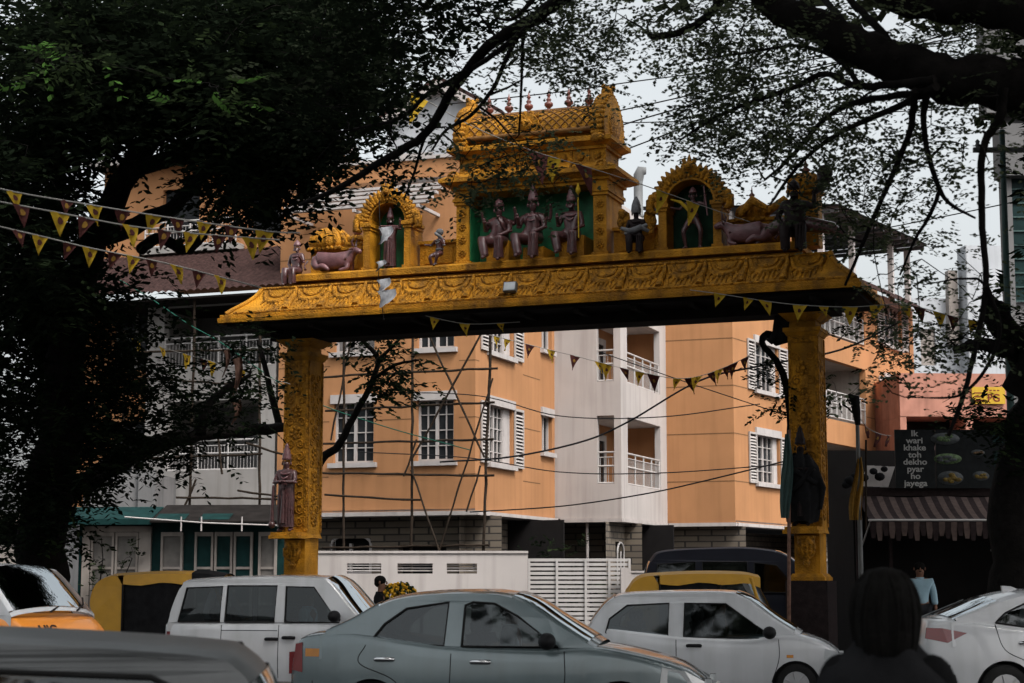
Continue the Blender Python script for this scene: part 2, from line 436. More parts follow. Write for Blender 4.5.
def railing(par, M, x0, x1, z0, z1, y=.06, step=.55):
    r = MB(M)
    for z in (z0, (z0 + z1) / 2 + .05, z1): r.cyl((x0, y, z), (x1, y, z), .032, n=6)
    r.cyl((x0, y, z1 - .16), (x1, y, z1 - .16), .018, n=6)
    k = max(1, int((x1 - x0) / step))
    for i in range(k + 1):
        x = x0 + (x1 - x0) * i / k; r.cyl((x, y, z0), (x, y, z1), .03, n=6)
    k2 = max(1, int((x1 - x0) / .11))
    for i in range(k2): r.cyl((x0 + (x1 - x0) * (i + .5) / k2, y + .01, z0), (x0 + (x1 - x0) * (i + .5) / k2, y + .01, z1 - .16), .008, n=4)
    return r.build('railing', 'rail_white', par)

ob = thing('apartment_building', 'orange apartment building with stepped facade, white balcony bay, shuttered windows', 'building', C1)
WA = [(-4.45, -3.17), (-1.80, -.66)]
fz = [5.06 + FL * k for k in range(3)]
w = MB(MA); w.wall(-6.3, 0, ZB, ZT, [(a, b, z, z + 1.78) for a, b in WA for z in fz[:2]], .26)
w.M = MBm; w.wall(0, 6.95, ZB, ZT, [(1.05, 3.05, z, z + 1.72) for z in fz] + [(5.65, 6.62, z + .62, z + 1.80) for z in fz], .3)
w.M = ME; w.wall(0, 2.362, ZB, ZT)
BX = (8.1, 13.7)
w.M = MG; w.wall(0, 20.2, ZB, 13.4, [(1.95, 4.1, z, z + 1.70) for z in fz] + [(16.15, 18.5, z, z + 1.78) for z in fz] + [(BX[0], BX[1], z - .45, z + 1.88) for z in fz], .26)
# rear and side walls, roof
back = [MA @ Vector((-6.3, 0, 0)), MA @ Vector((-6.3, 14, 0)), MG @ Vector((20.2, 10, 0)), MG @ Vector((20.2, 0, 0))]
w.M = Matrix()
for a, b in zip(back[:-1], back[1:]):
    w.add([(a.x, a.y, ZB), (b.x, b.y, ZB), (b.x, b.y, 13.4), (a.x, a.y, 13.4)], [(0, 1, 2, 3), (3, 2, 1, 0)])
ow = w.build('wall', 'orange_paint', ob)
rf = MB(); ring = [back[0], C1, C2, C4, C5, back[3], back[2], back[1]]
for z, th in ((13.2, .15), (ZB + .02, .05)):
    k = len(ring); vs = [(p.x, p.y, z) for p in ring] + [(p.x, p.y, z + th) for p in ring]
    rf.add(vs, [tuple(range(k))[::-1], tuple(range(k, 2 * k))] + [(i, (i + 1) % k, (i + 1) % k + k, i + k) for i in range(k)])
rf.build('roof', 'grey_plaster', ob)
# copings
cp = MB(MA); cp.box(-6.35, .05, -.08, .3, ZT, ZT + .1); cp.M = MBm; cp.box(.31, 6.6, -.08, .3, ZT + .003, ZT + .103)
cp.M = MG; cp.box(0, 20.2, -.08, .3, 13.4, 13.52)
cp.build('coping', 'white_paint', ob)
gr = MB()
for z in (5.0, 6.62, 8.25, 9.87, 11.5):
    gr.M = ME; gr.box(.005, 2.36, -.004, .01, z, z + .035)
    gr.M = MG
    for a, b in ((0.002, 1.2), (5.0, 8.1), (13.7, 15.2), (19.3, 20.2)): gr.box(a, b, -.004, .01, z, z + .035)
    gr.M = MA; gr.box(-6.29, -4.6, -.004, .01, z - .35, z - .32); gr.box(-3.05, -1.95, -.004, .01, z - .35, z - .32); gr.box(-.5, -.002, -.004, .01, z - .35, z - .32)
    gr.M = MBm; gr.box(3.95, 5.5, -.004, .01, z - .35, z - .32); gr.box(.002, .3, -.004, .01, z - .35, z - .32)
gr.split('groove', 'groove', ob)
for z in fz:
    for i, (a, b) in enumerate(WA if z < 10 else ()): window(ob, MA, a, b, z, z + 1.78, 4, 4, curtain=(i == 0 and z > 8))
    window(ob, MBm, 1.05, 3.05, z, z + 1.72, 4, 5, (.58, .72), wide_reveal=.55)
    window(ob, MBm, 5.65, 6.62, z + .62, z + 1.80, 2, 1)
    window(ob, MG, 1.95, 4.1, z, z + 1.70, 4, 4, (.62, .75), wide_reveal=.35)
    window(ob, MG, 16.15, 18.5, z, z + 1.78, 4, 4, (.75, .75))
    railing(ob, MG, BX[0], BX[1], z - .33, z + .66)
    b = MB(MG); x0, x1 = BX
    b.box(x0 - .1, x1 + .1, .3, 2.2, z - .62, z - .452); b.box(x0 - .1, x1 + .1, .3, 2.2, z + 1.882, z + 2.0)
    b.box(x0 - .2, x0 - .1, .27, 2.2, z - .45, z + 1.88); b.box(x1 + .1, x1 + .2, .27, 2.2, z - .45, z + 1.88); b.box(x0 - .1, x1 + .1, 2.2, 2.3, z - .45, z + 1.88)
    bn = b.build('balcony', 'cream_panel', ob)
    d = MB(MG); d.box(x0 + 2.4, x0 + 2.55, 2.05, 2.19, z - .44, z + 1.5); d.box(x0 + 3.9, x0 + 4.05, 2.05, 2.19, z - .44, z + 1.5); d.box(x0 + 2.55, x0 + 3.9, 2.05, 2.19, z + 1.36, z + 1.5)
    d.box(x0 + 2.551, x0 + 3.899, 2.1, 2.18, z - .44, z + 1.359, 1)
    d.build('door', ['trim_white', 'window_dark'], bn)
# white bay
w = MB(MC)
wz = [(z - .36, z + 1.80) for z in fz]
w.wall(0, 2.217, ZB, ZT - .2, [(1.42, 1.99, a, b) for a, b in wz], .2)
w.M = MD; w.wall(0, 5.333, ZB, ZT - .2, [(.72, 4.55, a, b) for a, b in wz], .2)
bay = w.build('bay_wall', 'white_paint', ob)
for (a, b2), z in zip(wz, fz):
    b = MB(MC)
    b.box(.5, 2.0, .22, 5.1, a - .12, a - .002); b.box(.5, 2.0, .22, 5.1, b2 + .002, b2 + .12)
    b.box(.40, .5, .22, 5.1, a, b2, 1); b.box(.5, 2.0, 4.95, 5.1, a, b2, 1); b.box(.5, 1.40, .21, .3, a, b2)
    bn = b.build('balcony', ['white_paint', 'orange_paint'], ob)
    d = MB(MC); d.box(.5, .62, 2.35, 2.55, a, b2 - .35); d.box(.5, .62, 3.35, 3.55, a, b2 - .35); d.box(.5, .62, 2.55, 3.35, b2 - .55, b2 - .35); d.box(.5, .58, 2.55, 3.35, a, b2 - .551, 1)
    d.build('door', ['trim_white', 'window_dark'], bn)
    railing(ob, MC, 1.44, 1.98, a + .03, a + 1.0, .05, .5)
    railing(ob, MD, .75, 4.52, a + .03, a + 1.0, .05, .9)
# canopy ledge and the ground floor
l = MB(MA); l.box(-6.4, .22, -.30, .6, 3.50, 3.617); l.M = MBm; l.box(.35, 6.7, -.18, .6, 3.52, 3.618)
l.M = MC; l.box(.2, 2.25, -.06, .5, 3.50, 3.616); l.M = MD; l.box(.06, 5.3, -.035, .5, 3.503, 3.615); l.M = ME; l.box(.05, 2.4, -.06, .5, 3.50, 3.616); l.M = MG; l.box(.1, 20.2, -.07, .5, 3.502, 3.615)
l.build('ledge', 'white_paint', ob)
gf = MB(MA); gf.wall(-6.3, .5, 0, 3.5, [(-4.9, -3.6, 1.0, 2.9), (-2.7, -1.2, 0, 2.7)], .3, y=.8)
gf.M = MBm; gf.wall(.3, 4.2, 0, 3.5, y=-.0 + .6); gf.wall(4.2, 7.2, 0, 3.5, y=2.4)
gf.M = MD; gf.wall(-.4, 2.0, 0, 3.5, [(.6, 1.5, 1.4, 2.9)], .3, y=.4); gf.wall(2.0, 5.4, 0, 3.5, y=.5)
gf.M = ME; gf.wall(-.2, 2.6, 0, 3.5, y=.45); gf.M = MG; gf.wall(0, 3.2, 0, 3.5, y=2.6); gf.wall(9.3, 12.0, 0, 3.5, y=.6); gf.wall(3.2, 20, 0, 3.5, y=3)
# brick courses as geometry-free joints come from a brick texture
bm_ = bpy.data.materials.new('rough_block'); bm_.use_nodes = True; nn = bm_.node_tree; bs = nn.nodes['Principled BSDF']
bt = nn.nodes.new('ShaderNodeTexBrick'); bt.inputs['Color1'].default_value = (.17, .14, .105, 1); bt.inputs['Color2'].default_value = (.11, .09, .07, 1); bt.inputs['Mortar'].default_value = (.035, .03, .026, 1)
bt.inputs['Scale'].default_value = 1.0; bt.inputs['Brick Width'].default_value = .55; bt.inputs['Row Height'].default_value = .2; bt.inputs['Mortar Size'].default_value = .02
tcn = nn.nodes.new('ShaderNodeTexCoord'); sx = nn.nodes.new('ShaderNodeSeparateXYZ'); cx = nn.nodes.new('ShaderNodeCombineXYZ'); am = nn.nodes.new('ShaderNodeMath')
nn.links.new(tcn.outputs['Object'], sx.inputs[0]); nn.links.new(sx.outputs[0], am.inputs[0]); nn.links.new(sx.outputs[1], am.inputs[1]); nn.links.new(am.outputs[0], cx.inputs[0]); nn.links.new(sx.outputs[2], cx.inputs[1])
nn.links.new(cx.outputs[0], bt.inputs['Vector']); nn.links.new(bt.outputs['Color'], bs.inputs['Base Color']); bs.inputs['Roughness'].default_value = .9
bu = nn.nodes.new('ShaderNodeBump'); bu.inputs['Distance'].default_value = .03; nn.links.new(bt.outputs['Fac'], bu.inputs['Height']); bu.invert = True; nn.links.new(bu.outputs[0], bs.inputs['Normal'])
MATS['rough_block'] = bm_
gf.M = MC; gf.wall(-3.2, 2.4, 0, 3.5, y=1.6)
gf.build('ground_floor_wall', 'rough_block', ob)
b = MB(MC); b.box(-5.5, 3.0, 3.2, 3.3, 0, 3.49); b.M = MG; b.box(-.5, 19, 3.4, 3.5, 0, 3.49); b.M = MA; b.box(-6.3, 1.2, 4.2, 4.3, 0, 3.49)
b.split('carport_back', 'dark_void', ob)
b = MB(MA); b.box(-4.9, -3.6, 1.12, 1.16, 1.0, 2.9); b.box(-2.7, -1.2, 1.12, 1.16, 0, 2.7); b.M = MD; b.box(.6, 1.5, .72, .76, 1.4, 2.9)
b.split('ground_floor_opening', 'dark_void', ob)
aw = MB(MA)
for x in (-4.9, -4.25, -3.6): aw.box(x - .04, x + .04, .80, .9, 1.0, 2.75)
aw.tube([(-4.25 + .65 * math.cos(t), .85, 2.72 + .3 * math.sin(t)) for t in np.linspace(0, math.pi, 10)], .05, 6)
aw.box(-4.9, -3.6, .82, .9, 1.85, 1.93)
aw.build('arched_window_frame', 'trim_white', ob)
b = MB(MD)
b.tube([(1.05 + .35 * math.cos(t), .37, 2.55 + .33 * math.sin(t)) for t in np.linspace(0, math.pi, 8)], .035, 5)
for x in (.7, 1.05, 1.4): b.cyl((x, .37, 1.5), (x, .37, 2.6), .03, n=5)
b.build('window_grille', 'rail_white', ob)
dp = MB(MBm); dp.cyl((4.5, .35, 0), (4.5, .35, 3.5), .06, n=8); dp.M = MC; dp.cyl((1.0, .25, 0), (1.0, .25, 3.5), .05, n=8); dp.M = MG; dp.cyl((12.2, .4, .6), (12.2, .4, 3.5), .08, n=8)
dp.split('downpipe', 'white_paint', ob)
# terrace on the right wing: set back wall, tiled skirt, sheet roof on posts
t = MB(MG)
t.add([(5, 1.5, 13.4), (20, 1.5, 13.4), (20, 1.5, 14.6), (13.5, 1.5, 14.7), (6.5, 1.5, 15.6), (5, 1.5, 15.6)], [(0, 1, 2, 3, 4, 5), (5, 4, 3, 2, 1, 0)])
t.build('terrace_wall', 'orange_paint', ob)
t = MB(MG); cols = 62
P = []
for i in range(cols * 4 + 1):
    x = 4.2 + 15.8 * i / (cols * 4); P.append([(x, .6 - 1.75 * j / 10, 14.15 - 1.05 * j / 10 + .05 * abs(math.sin(math.pi * i / 4)) + (.03 if j % 2 else 0)) for j in range(11)])
t.grid(P); t.build('tiled_skirt', 'tile_red', ob)
t = MB(MG); t.add([(9.3, -.6, 16.2), (21, -.6, 16.5), (21, 8, 17.2), (9.3, 8, 17.0)], [(0, 1, 2, 3)]); t.add([(9.3, -.6, 16.12), (21, -.6, 16.42), (21, 8, 17.12), (9.3, 8, 16.92)], [(3, 2, 1, 0)])
for x in np.arange(9.5, 21, 1.1):
    z = 16.03 + (x - 9.3) * .0256; t.frustum((x, x + .07, -.5, 7.9), z - .1, (x, x + .07, -.5, 7.9), z + .06)
t.build('sheet_roof', 'metal_roof', ob)
t = MB(MG)
for x, y in ((9.6, .2), (13.2, .2), (18.2, .2), (20.5, .2), (9.6, 4), (14, 4), (19.5, 4)): t.box(x, x + .22, y, y + .22, 13.4, 16.05 + (x - 9.3) * .025 + y * .1)
t.split('roof_post', 'trim_white', ob)
t = MB(MG); t.box(9, 21, 5.5, 5.7, 13.4, 15.8); t.build('terrace_parapet', 'grey_plaster', ob)
# slatted shade over the left wing
t = MB(MA)
for k in range(5): t.box(-5.6, -.9, -1.5 + k * .34, -1.32 + k * .34, 12.28 + k * .2, 12.36 + k * .2)
for x in (-5.3, -3.2, -1.2): t.box(x, x + .08, -1.55, .0, 12.15, 12.24)
t.build('slatted_shade', 'trim_white', ob)
# vent pipe
p = atz(642, 62, 13.4)
vp = thing('vent_pipe', 'grey cylindrical vent pipe with a cowl on the roof behind the right arch', 'vent pipe', p)
b = MB(Matrix.Translation(p)); b.lathe([(.16, 0), (.16, .9), (.19, .92), (.19, 1.0), (.16, 1.02), (.16, 2.2)], n=14); b.build('pipe', 'pole_grey', vp)
b = MB(Matrix.Translation(p)); b.tube([(0, 0, 2.15), (.02, 0, 2.4), (.10, 0, 2.58), (.28, 0, 2.58)], [.15, .19, .19, .13], 12); b.build('cowl', 'pole_grey', vp)

# ================================================================ the white house to the left
hp = MA @ Vector((-10.8, 0, 0))
wh = thing('balcony_house', 'white house with two rows of balconies under a red tiled roof, behind the left tree', 'house', hp)
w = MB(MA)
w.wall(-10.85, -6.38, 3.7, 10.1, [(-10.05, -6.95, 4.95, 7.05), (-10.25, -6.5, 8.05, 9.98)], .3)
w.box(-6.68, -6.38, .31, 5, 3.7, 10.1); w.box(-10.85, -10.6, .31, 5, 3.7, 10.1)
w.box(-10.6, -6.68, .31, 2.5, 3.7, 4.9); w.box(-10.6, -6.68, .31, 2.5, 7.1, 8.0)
w.build('wall', 'shaded_white', wh)
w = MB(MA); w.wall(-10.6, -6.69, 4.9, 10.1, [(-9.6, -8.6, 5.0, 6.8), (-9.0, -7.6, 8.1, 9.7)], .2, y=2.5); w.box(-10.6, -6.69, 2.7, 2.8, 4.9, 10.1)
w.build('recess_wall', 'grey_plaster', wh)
railing(wh, MA, -10.05, -6.95, 4.97, 5.85, .06, .8)
railing(wh, MA, -10.25, -6.5, 8.08, 9.0, .06, .8)
w = MB(MA); w.wall(-14.5, -10.86, 3.6, 10.2, [(-12.6, -11.2, 4.7, 6.6), (-12.6, -11.1, 8.2, 10.0)], .25, y=.9)
w.box(-14.5, -14.3, 1.2, 6, 3.6, 10.2)
w.build('side_wall', 'orange_paint', wh)
w = MB(MA); w.box(-12.6, -11.2, 1.1, 1.14, 4.7, 6.6); w.box(-12.6, -11.1, 1.1, 1.14, 8.2, 10.0); w.split('dark_pane', 'window_dark', wh)
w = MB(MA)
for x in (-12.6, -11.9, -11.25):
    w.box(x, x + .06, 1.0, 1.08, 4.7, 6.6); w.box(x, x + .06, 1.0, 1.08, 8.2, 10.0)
w.box(-13.3, -10.87, .5, .9, 4.45, 4.6); w.build('window_frame', 'shaded_white', wh)
t = MB(MA); P = []; cols = 40
for i in range(cols * 4 + 1):
    x = -15.2 + 9.6 * i / (cols * 4); P.append([(x, 3.6 - 4.9 * j / 24, 12.35 - 2.15 * j / 24 + .06 * abs(math.sin(math.pi * i / 4)) + (.035 if j % 2 else 0)) for j in range(25)])
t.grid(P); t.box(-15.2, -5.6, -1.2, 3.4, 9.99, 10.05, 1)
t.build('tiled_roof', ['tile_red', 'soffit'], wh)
w = MB(MA); w.wall(-15, -6.0, 12.0, 15.4, [(-12.7, -11.3, 12.9, 14.6), (-9.4, -8.2, 12.9, 14.6)], .25, y=3.7); w.box(-15, -6.0, 3.96, 9, 12.0, 15.3)
w.build('attic_wall', 'orange_paint', wh)
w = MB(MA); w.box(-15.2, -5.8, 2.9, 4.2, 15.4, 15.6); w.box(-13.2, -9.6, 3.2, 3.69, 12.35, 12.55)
w.build('attic_slab', 'shaded_white', wh)
railing(wh, MA, -13.1, -9.7, 12.6, 13.4, 3.3, .7)
w = MB(MA); w.box(-12.7, -11.3, 3.9, 3.94, 12.9, 14.6); w.box(-9.4, -8.2, 3.9, 3.94, 12.9, 14.6); w.split('attic_pane', 'window_dark', wh)
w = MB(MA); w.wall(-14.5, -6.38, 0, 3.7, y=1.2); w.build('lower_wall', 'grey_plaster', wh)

# ================================================================ gabled white house behind
p = atz(445, 72, 0); GH = FM(p, -14)
gh = thing('gabled_house', 'tall white house with a gabled red roof rising behind the shrine', 'house', p)
zr = 1.6 + (583 - 72) * 72 / 1800; ze = zr - 1.55
w = MB(GH); w.prism([(-2.6, 12), (2.1, 12), (2.1, ze), (-.25, zr - .2), (-2.6, ze)], 0, 6); w.build('wall', 'far_white', gh)
w = MB(GH)
for s_, x in ((-1, -2.95), (1, 2.45)):
    w.add([(-.25, -.5, zr), (x, -.5, ze - .08), (x, 6.4, ze - .08), (-.25, 6.4, zr), (-.25, -.5, zr + .16), (x, -.5, ze + .08), (x, 6.4, ze + .08), (-.25, 6.4, zr + .16)],
          [(0, 1, 2, 3), (7, 6, 5, 4), (0, 4, 5, 1), (1, 5, 6, 2), (3, 2, 6, 7)], 0)
w.build('roof', 'tile_red', gh)
w = MB(GH)
for s_, x in ((-1, -2.95), (1, 2.45)):
    w.add([(-.25, -.52, zr - .02), (x, -.52, ze - .1), (x, -.52, ze - .42), (-.25, -.52, zr - .38)], [(0, 1, 2, 3), (3, 2, 1, 0)])
    w.add([(-.25, -.52, zr - .38), (x, -.52, ze - .42), (x, 0, ze - .42), (-.25, 0, zr - .38)], [(0, 1, 2, 3), (3, 2, 1, 0)])
w.build('bargeboard', 'white_paint', gh)
window(gh, GH, -1.9, -.7, ze - 3.2, ze - 1.6, 2, 2); window(gh, GH, .2, 1.3, ze - 3.2, ze - 1.6, 2, 2)

# ================================================================ right background
p = atz(905, 92, 0); RB = FM(p, 6)
rb = thing('far_building', 'pale white flat-roofed building far behind the right tree', 'building', p)
zt = 1.6 + (583 - 246) * 92 / 1800
w = MB(RB); w.wall(0, 3.3, 6, zt - 2.6, [(1.2, 2.0, zt - 6.1, zt - 4.2), (.55, 1.0, zt - 8.7, zt - 7.4), (1.9, 2.9, zt - 8.7, zt - 7.3)], .2)
w.wall(3.3, 14, 6, zt, [(5.2, 5.8, zt - 2.6, zt - 1.2), (7.5, 8.3, zt - 2.6, zt - 1.2), (5.2, 6.4, zt - 7, zt - 5.2)], .2, y=-1.2)
w.box(3.3, 3.35, -1.2, .0, 6, zt); w.box(0, 14, .25, 12, 6, zt - 2.7); w.box(3.36, 14, -.9, .24, zt - .1, zt)
w.box(0, 14, .21, 4, 5.9, 6.0)
w.build('wall', 'far_white', rb)
w = MB(RB)
for a, b, c, d, y in ((.55, 1.0, zt - 8.7, zt - 7.4, 0), (1.9, 2.9, zt - 8.7, zt - 7.3, 0), (5.2, 5.8, zt - 2.6, zt - 1.2, -1.2), (7.5, 8.3, zt - 2.6, zt - 1.2, -1.2), (5.2, 6.4, zt - 7, zt - 5.2, -1.2)):
    w.box(a, b, y + .15, y + .19, c, d)
w.split('window', 'window_dark', rb)
w = MB(RB); w.box(1.2, 2.0, .15, .19, zt - 6.1, zt - 4.2); w.box(2.6, 3.1, -.5, -.01, zt - 5.0, zt - 1.2); w.split('beige_panel', 'cream_panel', rb)

p = atz(905, 70, 0); PB = FM(p, 4)
pb = thing('pink_building', 'low pink building with an open dark storey behind the food stall', 'building', p)
w = MB(PB); w.box(0, 9, 0, 8, 8.05, 9.75); w.box(0, 2.6, .3, 8, 0, 5.5); w.box(0, 9, .3, 8, 4.4, 6.6); w.box(0, .25, .02, 8, 6.61, 8.04); w.box(2.6, 2.9, .02, 2, 6.61, 8.04); w.box(6, 6.3, .02, 2, 6.61, 8.04)
w.build('wall', 'pink_paint', pb)
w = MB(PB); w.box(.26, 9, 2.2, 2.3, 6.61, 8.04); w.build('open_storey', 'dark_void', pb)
w = MB(PB); w.box(.3, 9, -.02, .05, 6.62, 6.9); w.build('railing', 'awning_dark', pb)
p = PB @ Vector((2.85, -.12, 8.55))
sg = thing('hostel_sign', 'yellow hostel sign reading PG on the pink parapet', 'sign', p, 4)
SM = Matrix.Translation(p) @ Matrix.Rotation(R(4), 4, 'Z')
w = MB(SM); w.box(0, 1.32, 0, .06, 0, .66); w.build('board', 'sign_yellow', sg)
text('lettering', 'PG', .42, SM @ T((.86, -.005, .22)), 'letter_red', sg)
w = MB(SM)
for z in (.1, .25, .4): w.box(.08, .48, -.004, 0.002, z, z + .05)
for x in (.55, .7, .85, 1.0): w.box(x, x + .1, -.004, .002, .5, .55)
w.build('small_print', 'letter_red', sg)

p = atz(1008, 41, 0); EB = FM(p, 0)
eb = thing('corner_building', 'concrete building with teal glazing at the right edge', 'building', p)
w = MB(EB)
zz = lambda y: 1.6 + (583 - y) * 41 / 1800
w.box(-.18, 6, -.3, .4, zz(108), zz(-60)); w.box(.12, 6, -.2, .4, zz(172), zz(118)); w.box(.20, .42, 0, .3, 0, zz(172)); w.box(.42, 6, .2, .5, 0, zz(300)); w.box(.3, 6, .1, .4, zz(118), zz(108)); w.box(2.6, 6, .52, 6, 0, zz(-60))
w.build('concrete_frame', 'grey_plaster', eb)
w = MB(EB); w.box(.42, 6, .16, .19, zz(300), zz(172)); w.build('glazing', 'blind_teal', eb)
w = MB(EB)
for k in range(9): w.box(.42, 6, .12, .159, zz(300) + k * .33, zz(300) + k * .33 + .03)
w.build('blind_rail', 'pole_green', eb)

# ================================================================ teal shopfront, low walls
p = atz(76, 45, 0); SF = FM(p, -4)
sf = thing('teal_shop', 'teal shopfront with cream panelled doors below the balcony house', 'shop', p)
w = MB(SF); w.box(0, 5.2, .15, 4, 0, 3.25); w.build('wall', 'teal_paint', sf)
def panel(x0, x1, z0=.2, z1=2.85, cols=1, rows=3, pane='panel_grey'):
    m = MB(SF); t_ = .055
    m.box(x0, x1, .03, .149, z0, z0 + .1); m.box(x0, x1, .03, .149, z1 - .1, z1)
    m.box(x0, x0 + t_, .031, .149, z0 + .1, z1 - .1); m.box(x1 - t_, x1, .031, .149, z0 + .1, z1 - .1)
    for k in range(1, rows):
        z = z0 + (z1 - z0) * k / rows; m.box(x0 + t_, x1 - t_, .05, .149, z - .03, z + .03)
    d = m.build('door_panel', 'cream_panel', sf)
    m = MB(SF); m.box(x0 + t_, x1 - t_, .09, .148, z0 + .1, z1 - .1); m.build('pane', pane, d)
w = MB(SF); w.box(.12, .32, .02, .14, 0, 3.0); w.box(1.55, 1.85, .02, .14, 0, 3.0); w.box(.12, 1.85, .02, .14, 2.86, 3.0); w.split('pilaster', 'cream_panel', sf)
for x in (.34, .95): panel(x, x + .58)
panel(2.1, 2.65); panel(2.95, 3.42, pane='teal_paint'); panel(3.45, 3.9, pane='teal_paint'); panel(3.93, 4.4, pane='teal_paint'); panel(4.55, 5.0)
w = MB(SF); w.add([(-.25, -.55, 3.02), (2.0, -.55, 3.02), (2.0, .6, 3.4), (-.25, .6, 3.4), (-.25, -.55, 3.16), (2.0, -.55, 3.16), (2.0, .6, 3.5), (-.25, .6, 3.5)],
    [(0, 3, 2, 1), (4, 5, 6, 7), (0, 1, 5, 4), (1, 2, 6, 5), (2, 3, 7, 6), (3, 0, 4, 7)])
w.build('canopy', 'teal_paint', sf)
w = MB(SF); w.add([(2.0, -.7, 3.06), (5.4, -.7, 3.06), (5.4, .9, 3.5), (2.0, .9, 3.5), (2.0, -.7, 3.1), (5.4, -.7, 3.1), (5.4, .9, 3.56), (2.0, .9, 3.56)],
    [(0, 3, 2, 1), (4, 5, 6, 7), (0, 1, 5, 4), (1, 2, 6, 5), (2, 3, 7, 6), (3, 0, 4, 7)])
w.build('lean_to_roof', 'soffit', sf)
w = MB(SF)
for x in (2.1, 3.2):
    w.add([(x, -.6, 3.14), (x + .75, -.6, 3.14), (x + .75, -.15, 3.30), (x, -.15, 3.30)], [(0, 1, 2, 3), (3, 2, 1, 0)])
w.split('roof_sheet', 'teal_paint', sf)
w = MB(SF); w.tube([(1.4, -.75, 3.2), (3.4, -.76, 3.05), (5.3, -.75, 2.98)], .02, 6)
for x in (2.8, 3.3, 4.3): w.cyl((x, -.75, 2.85), (x, -.75, 3.2), .02, n=6)
w.build('curtain_rod', 'trim_white', sf)
p = atz(88, 47.5, 0); LB = FM(p, -4)
b_ = thing('grey_outbuilding', 'plain grey plastered block above the teal canopy', 'outbuilding', p)
w = MB(LB); w.box(-.2, 1.5, 0, 3, 3.2, 4.5); w.box(1.3, 1.75, -.12, 0, 3.25, 4.55); w.box(-.2, 1.5, .02, 3, 0, 3.19); w.build('block', 'grey_plaster', b_)
p = atz(-40, 43, 0); LW = FM(p, 0)
b_ = thing('white_shed', 'pale low shed at the far left behind the tree trunk', 'shed', p)
w = MB(LW); w.box(0, 1.72, 0, 2, 0, 2.5); w.box(-.1, 1.9, -.4, 2, 3.0, 3.22); w.box(0, 1.72, .9, 2, 2.5, 2.99, 1); w.build('walls', ['cream_panel', 'dark_void'], b_)

BWY = 46.7
p = atz(258, BWY, 0); e = atz(527, BWY, 0); L_ = e.x - p.x; BM = FM(p, 0)
bw = thing('boundary_wall', 'white rendered compound wall with horizontal slots left of the slatted gate', 'wall', p)
w = MB(BM); px = lambda x: (x - 258) / 1800 * BWY
w.wall(0, L_, 0, 2.36, [(px(a), px(b), 1.84, 2.1) for a, b in ((268, 284), (346, 380), (396, 431), (445, 475))], .22)
w.add([(0, .2, 0), (L_, .2, 0), (L_, .2, 1.84), (0, .2, 1.84)], [(3, 2, 1, 0)]); w.box(-.03, L_ + .03, -.04, .26, 2.361, 2.42); w.box(L_, L_ + .02, 0, .2, 0, 2.36)
w.build('render', 'white_paint', bw)
w = MB(BM)
for a, b in ((346, 380), (396, 431), (445, 475)):
    for z in (1.9, 1.97, 2.04): w.box(px(a), px(b), .1 if a != 346 else .03, .16, z, z + .03)
w.build('louvre', 'trim_white', bw)
p = atz(528, 47, 0); GM = FM(p, 0); Lg = (630 - 528) / 1800 * 47
sg = thing('sliding_gate', 'white slatted metal gate between the compound wall and gate post', 'gate', p)
w = MB(GM)
for x in (0, Lg * .27, Lg * .55, Lg * .78, Lg - .06): w.box(x, x + .06, 0, .05, .1, 2.22)
w.build('gate_frame', 'rail_white', sg)
w = MB(GM); z = .2
while z < 2.2: w.box(.0, Lg, .051, .075, z, z + .075); z += .115
w.build('slats', 'rail_white', sg)
p = atz(621, 46.5, 0); wP = FM(p, 0)
b_ = thing('gate_post', 'white rendered gate post and low wall right of the slatted gate', 'wall', p)
w = MB(wP); w.box(0, .25, -.05, .3, 0, 1.98); w.box(.25, 1.42, 0, .25, 0, 1.86); w.box(.24, 1.46, -.03, .28, 1.861, 1.91); w.build('render', 'white_paint', b_)
p = atz(828, 55, 0)
b_ = thing('side_wall', 'low cream wall behind the right gate pillar', 'wall', p)
w = MB(FM(p, 0)); w.box(0, 2.0, 0, .25, 0, 2.25); w.box(-.04, 2.04, -.05, .3, 2.251, 2.32); w.build('render', 'white_paint', b_)
# hedge behind the gate and wall is built with the trees
# ================================================================ figures: one continuous skin surface
def skin_mesh(J, Eg, Rd, root, sub=1):
    names = list(J); idx = {n_: i for i, n_ in enumerate(names)}
    me = bpy.data.meshes.new('skel'); me.from_pydata([J[n_] for n_ in names], [(idx[a], idx[b]) for a, b in Eg], [])
    o = bpy.data.objects.new('skel', me); COL.objects.link(o)
    o.modifiers.new('skin', 'SKIN')
    sv = me.skin_vertices[0].data
    for n_ in names:
        r_ = Rd[n_]; sv[idx[n_]].radius = (r_, r_) if not hasattr(r_, '__len__') else r_
        sv[idx[n_]].use_root = (n_ == root)
    if sub:
        ss = o.modifiers.new('sub', 'SUBSURF'); ss.levels = sub; ss.render_levels = sub
    bpy.context.view_layer.update()
    ev = bpy.data.meshes.new_from_object(o.evaluated_get(bpy.context.evaluated_depsgraph_get()))
    vs = [tuple(v.co) for v in ev.vertices]; fs = [tuple(p.vertices) for p in ev.polygons]
    bpy.data.objects.remove(o); bpy.data.meshes.remove(me); bpy.data.meshes.remove(ev)
    return vs, fs
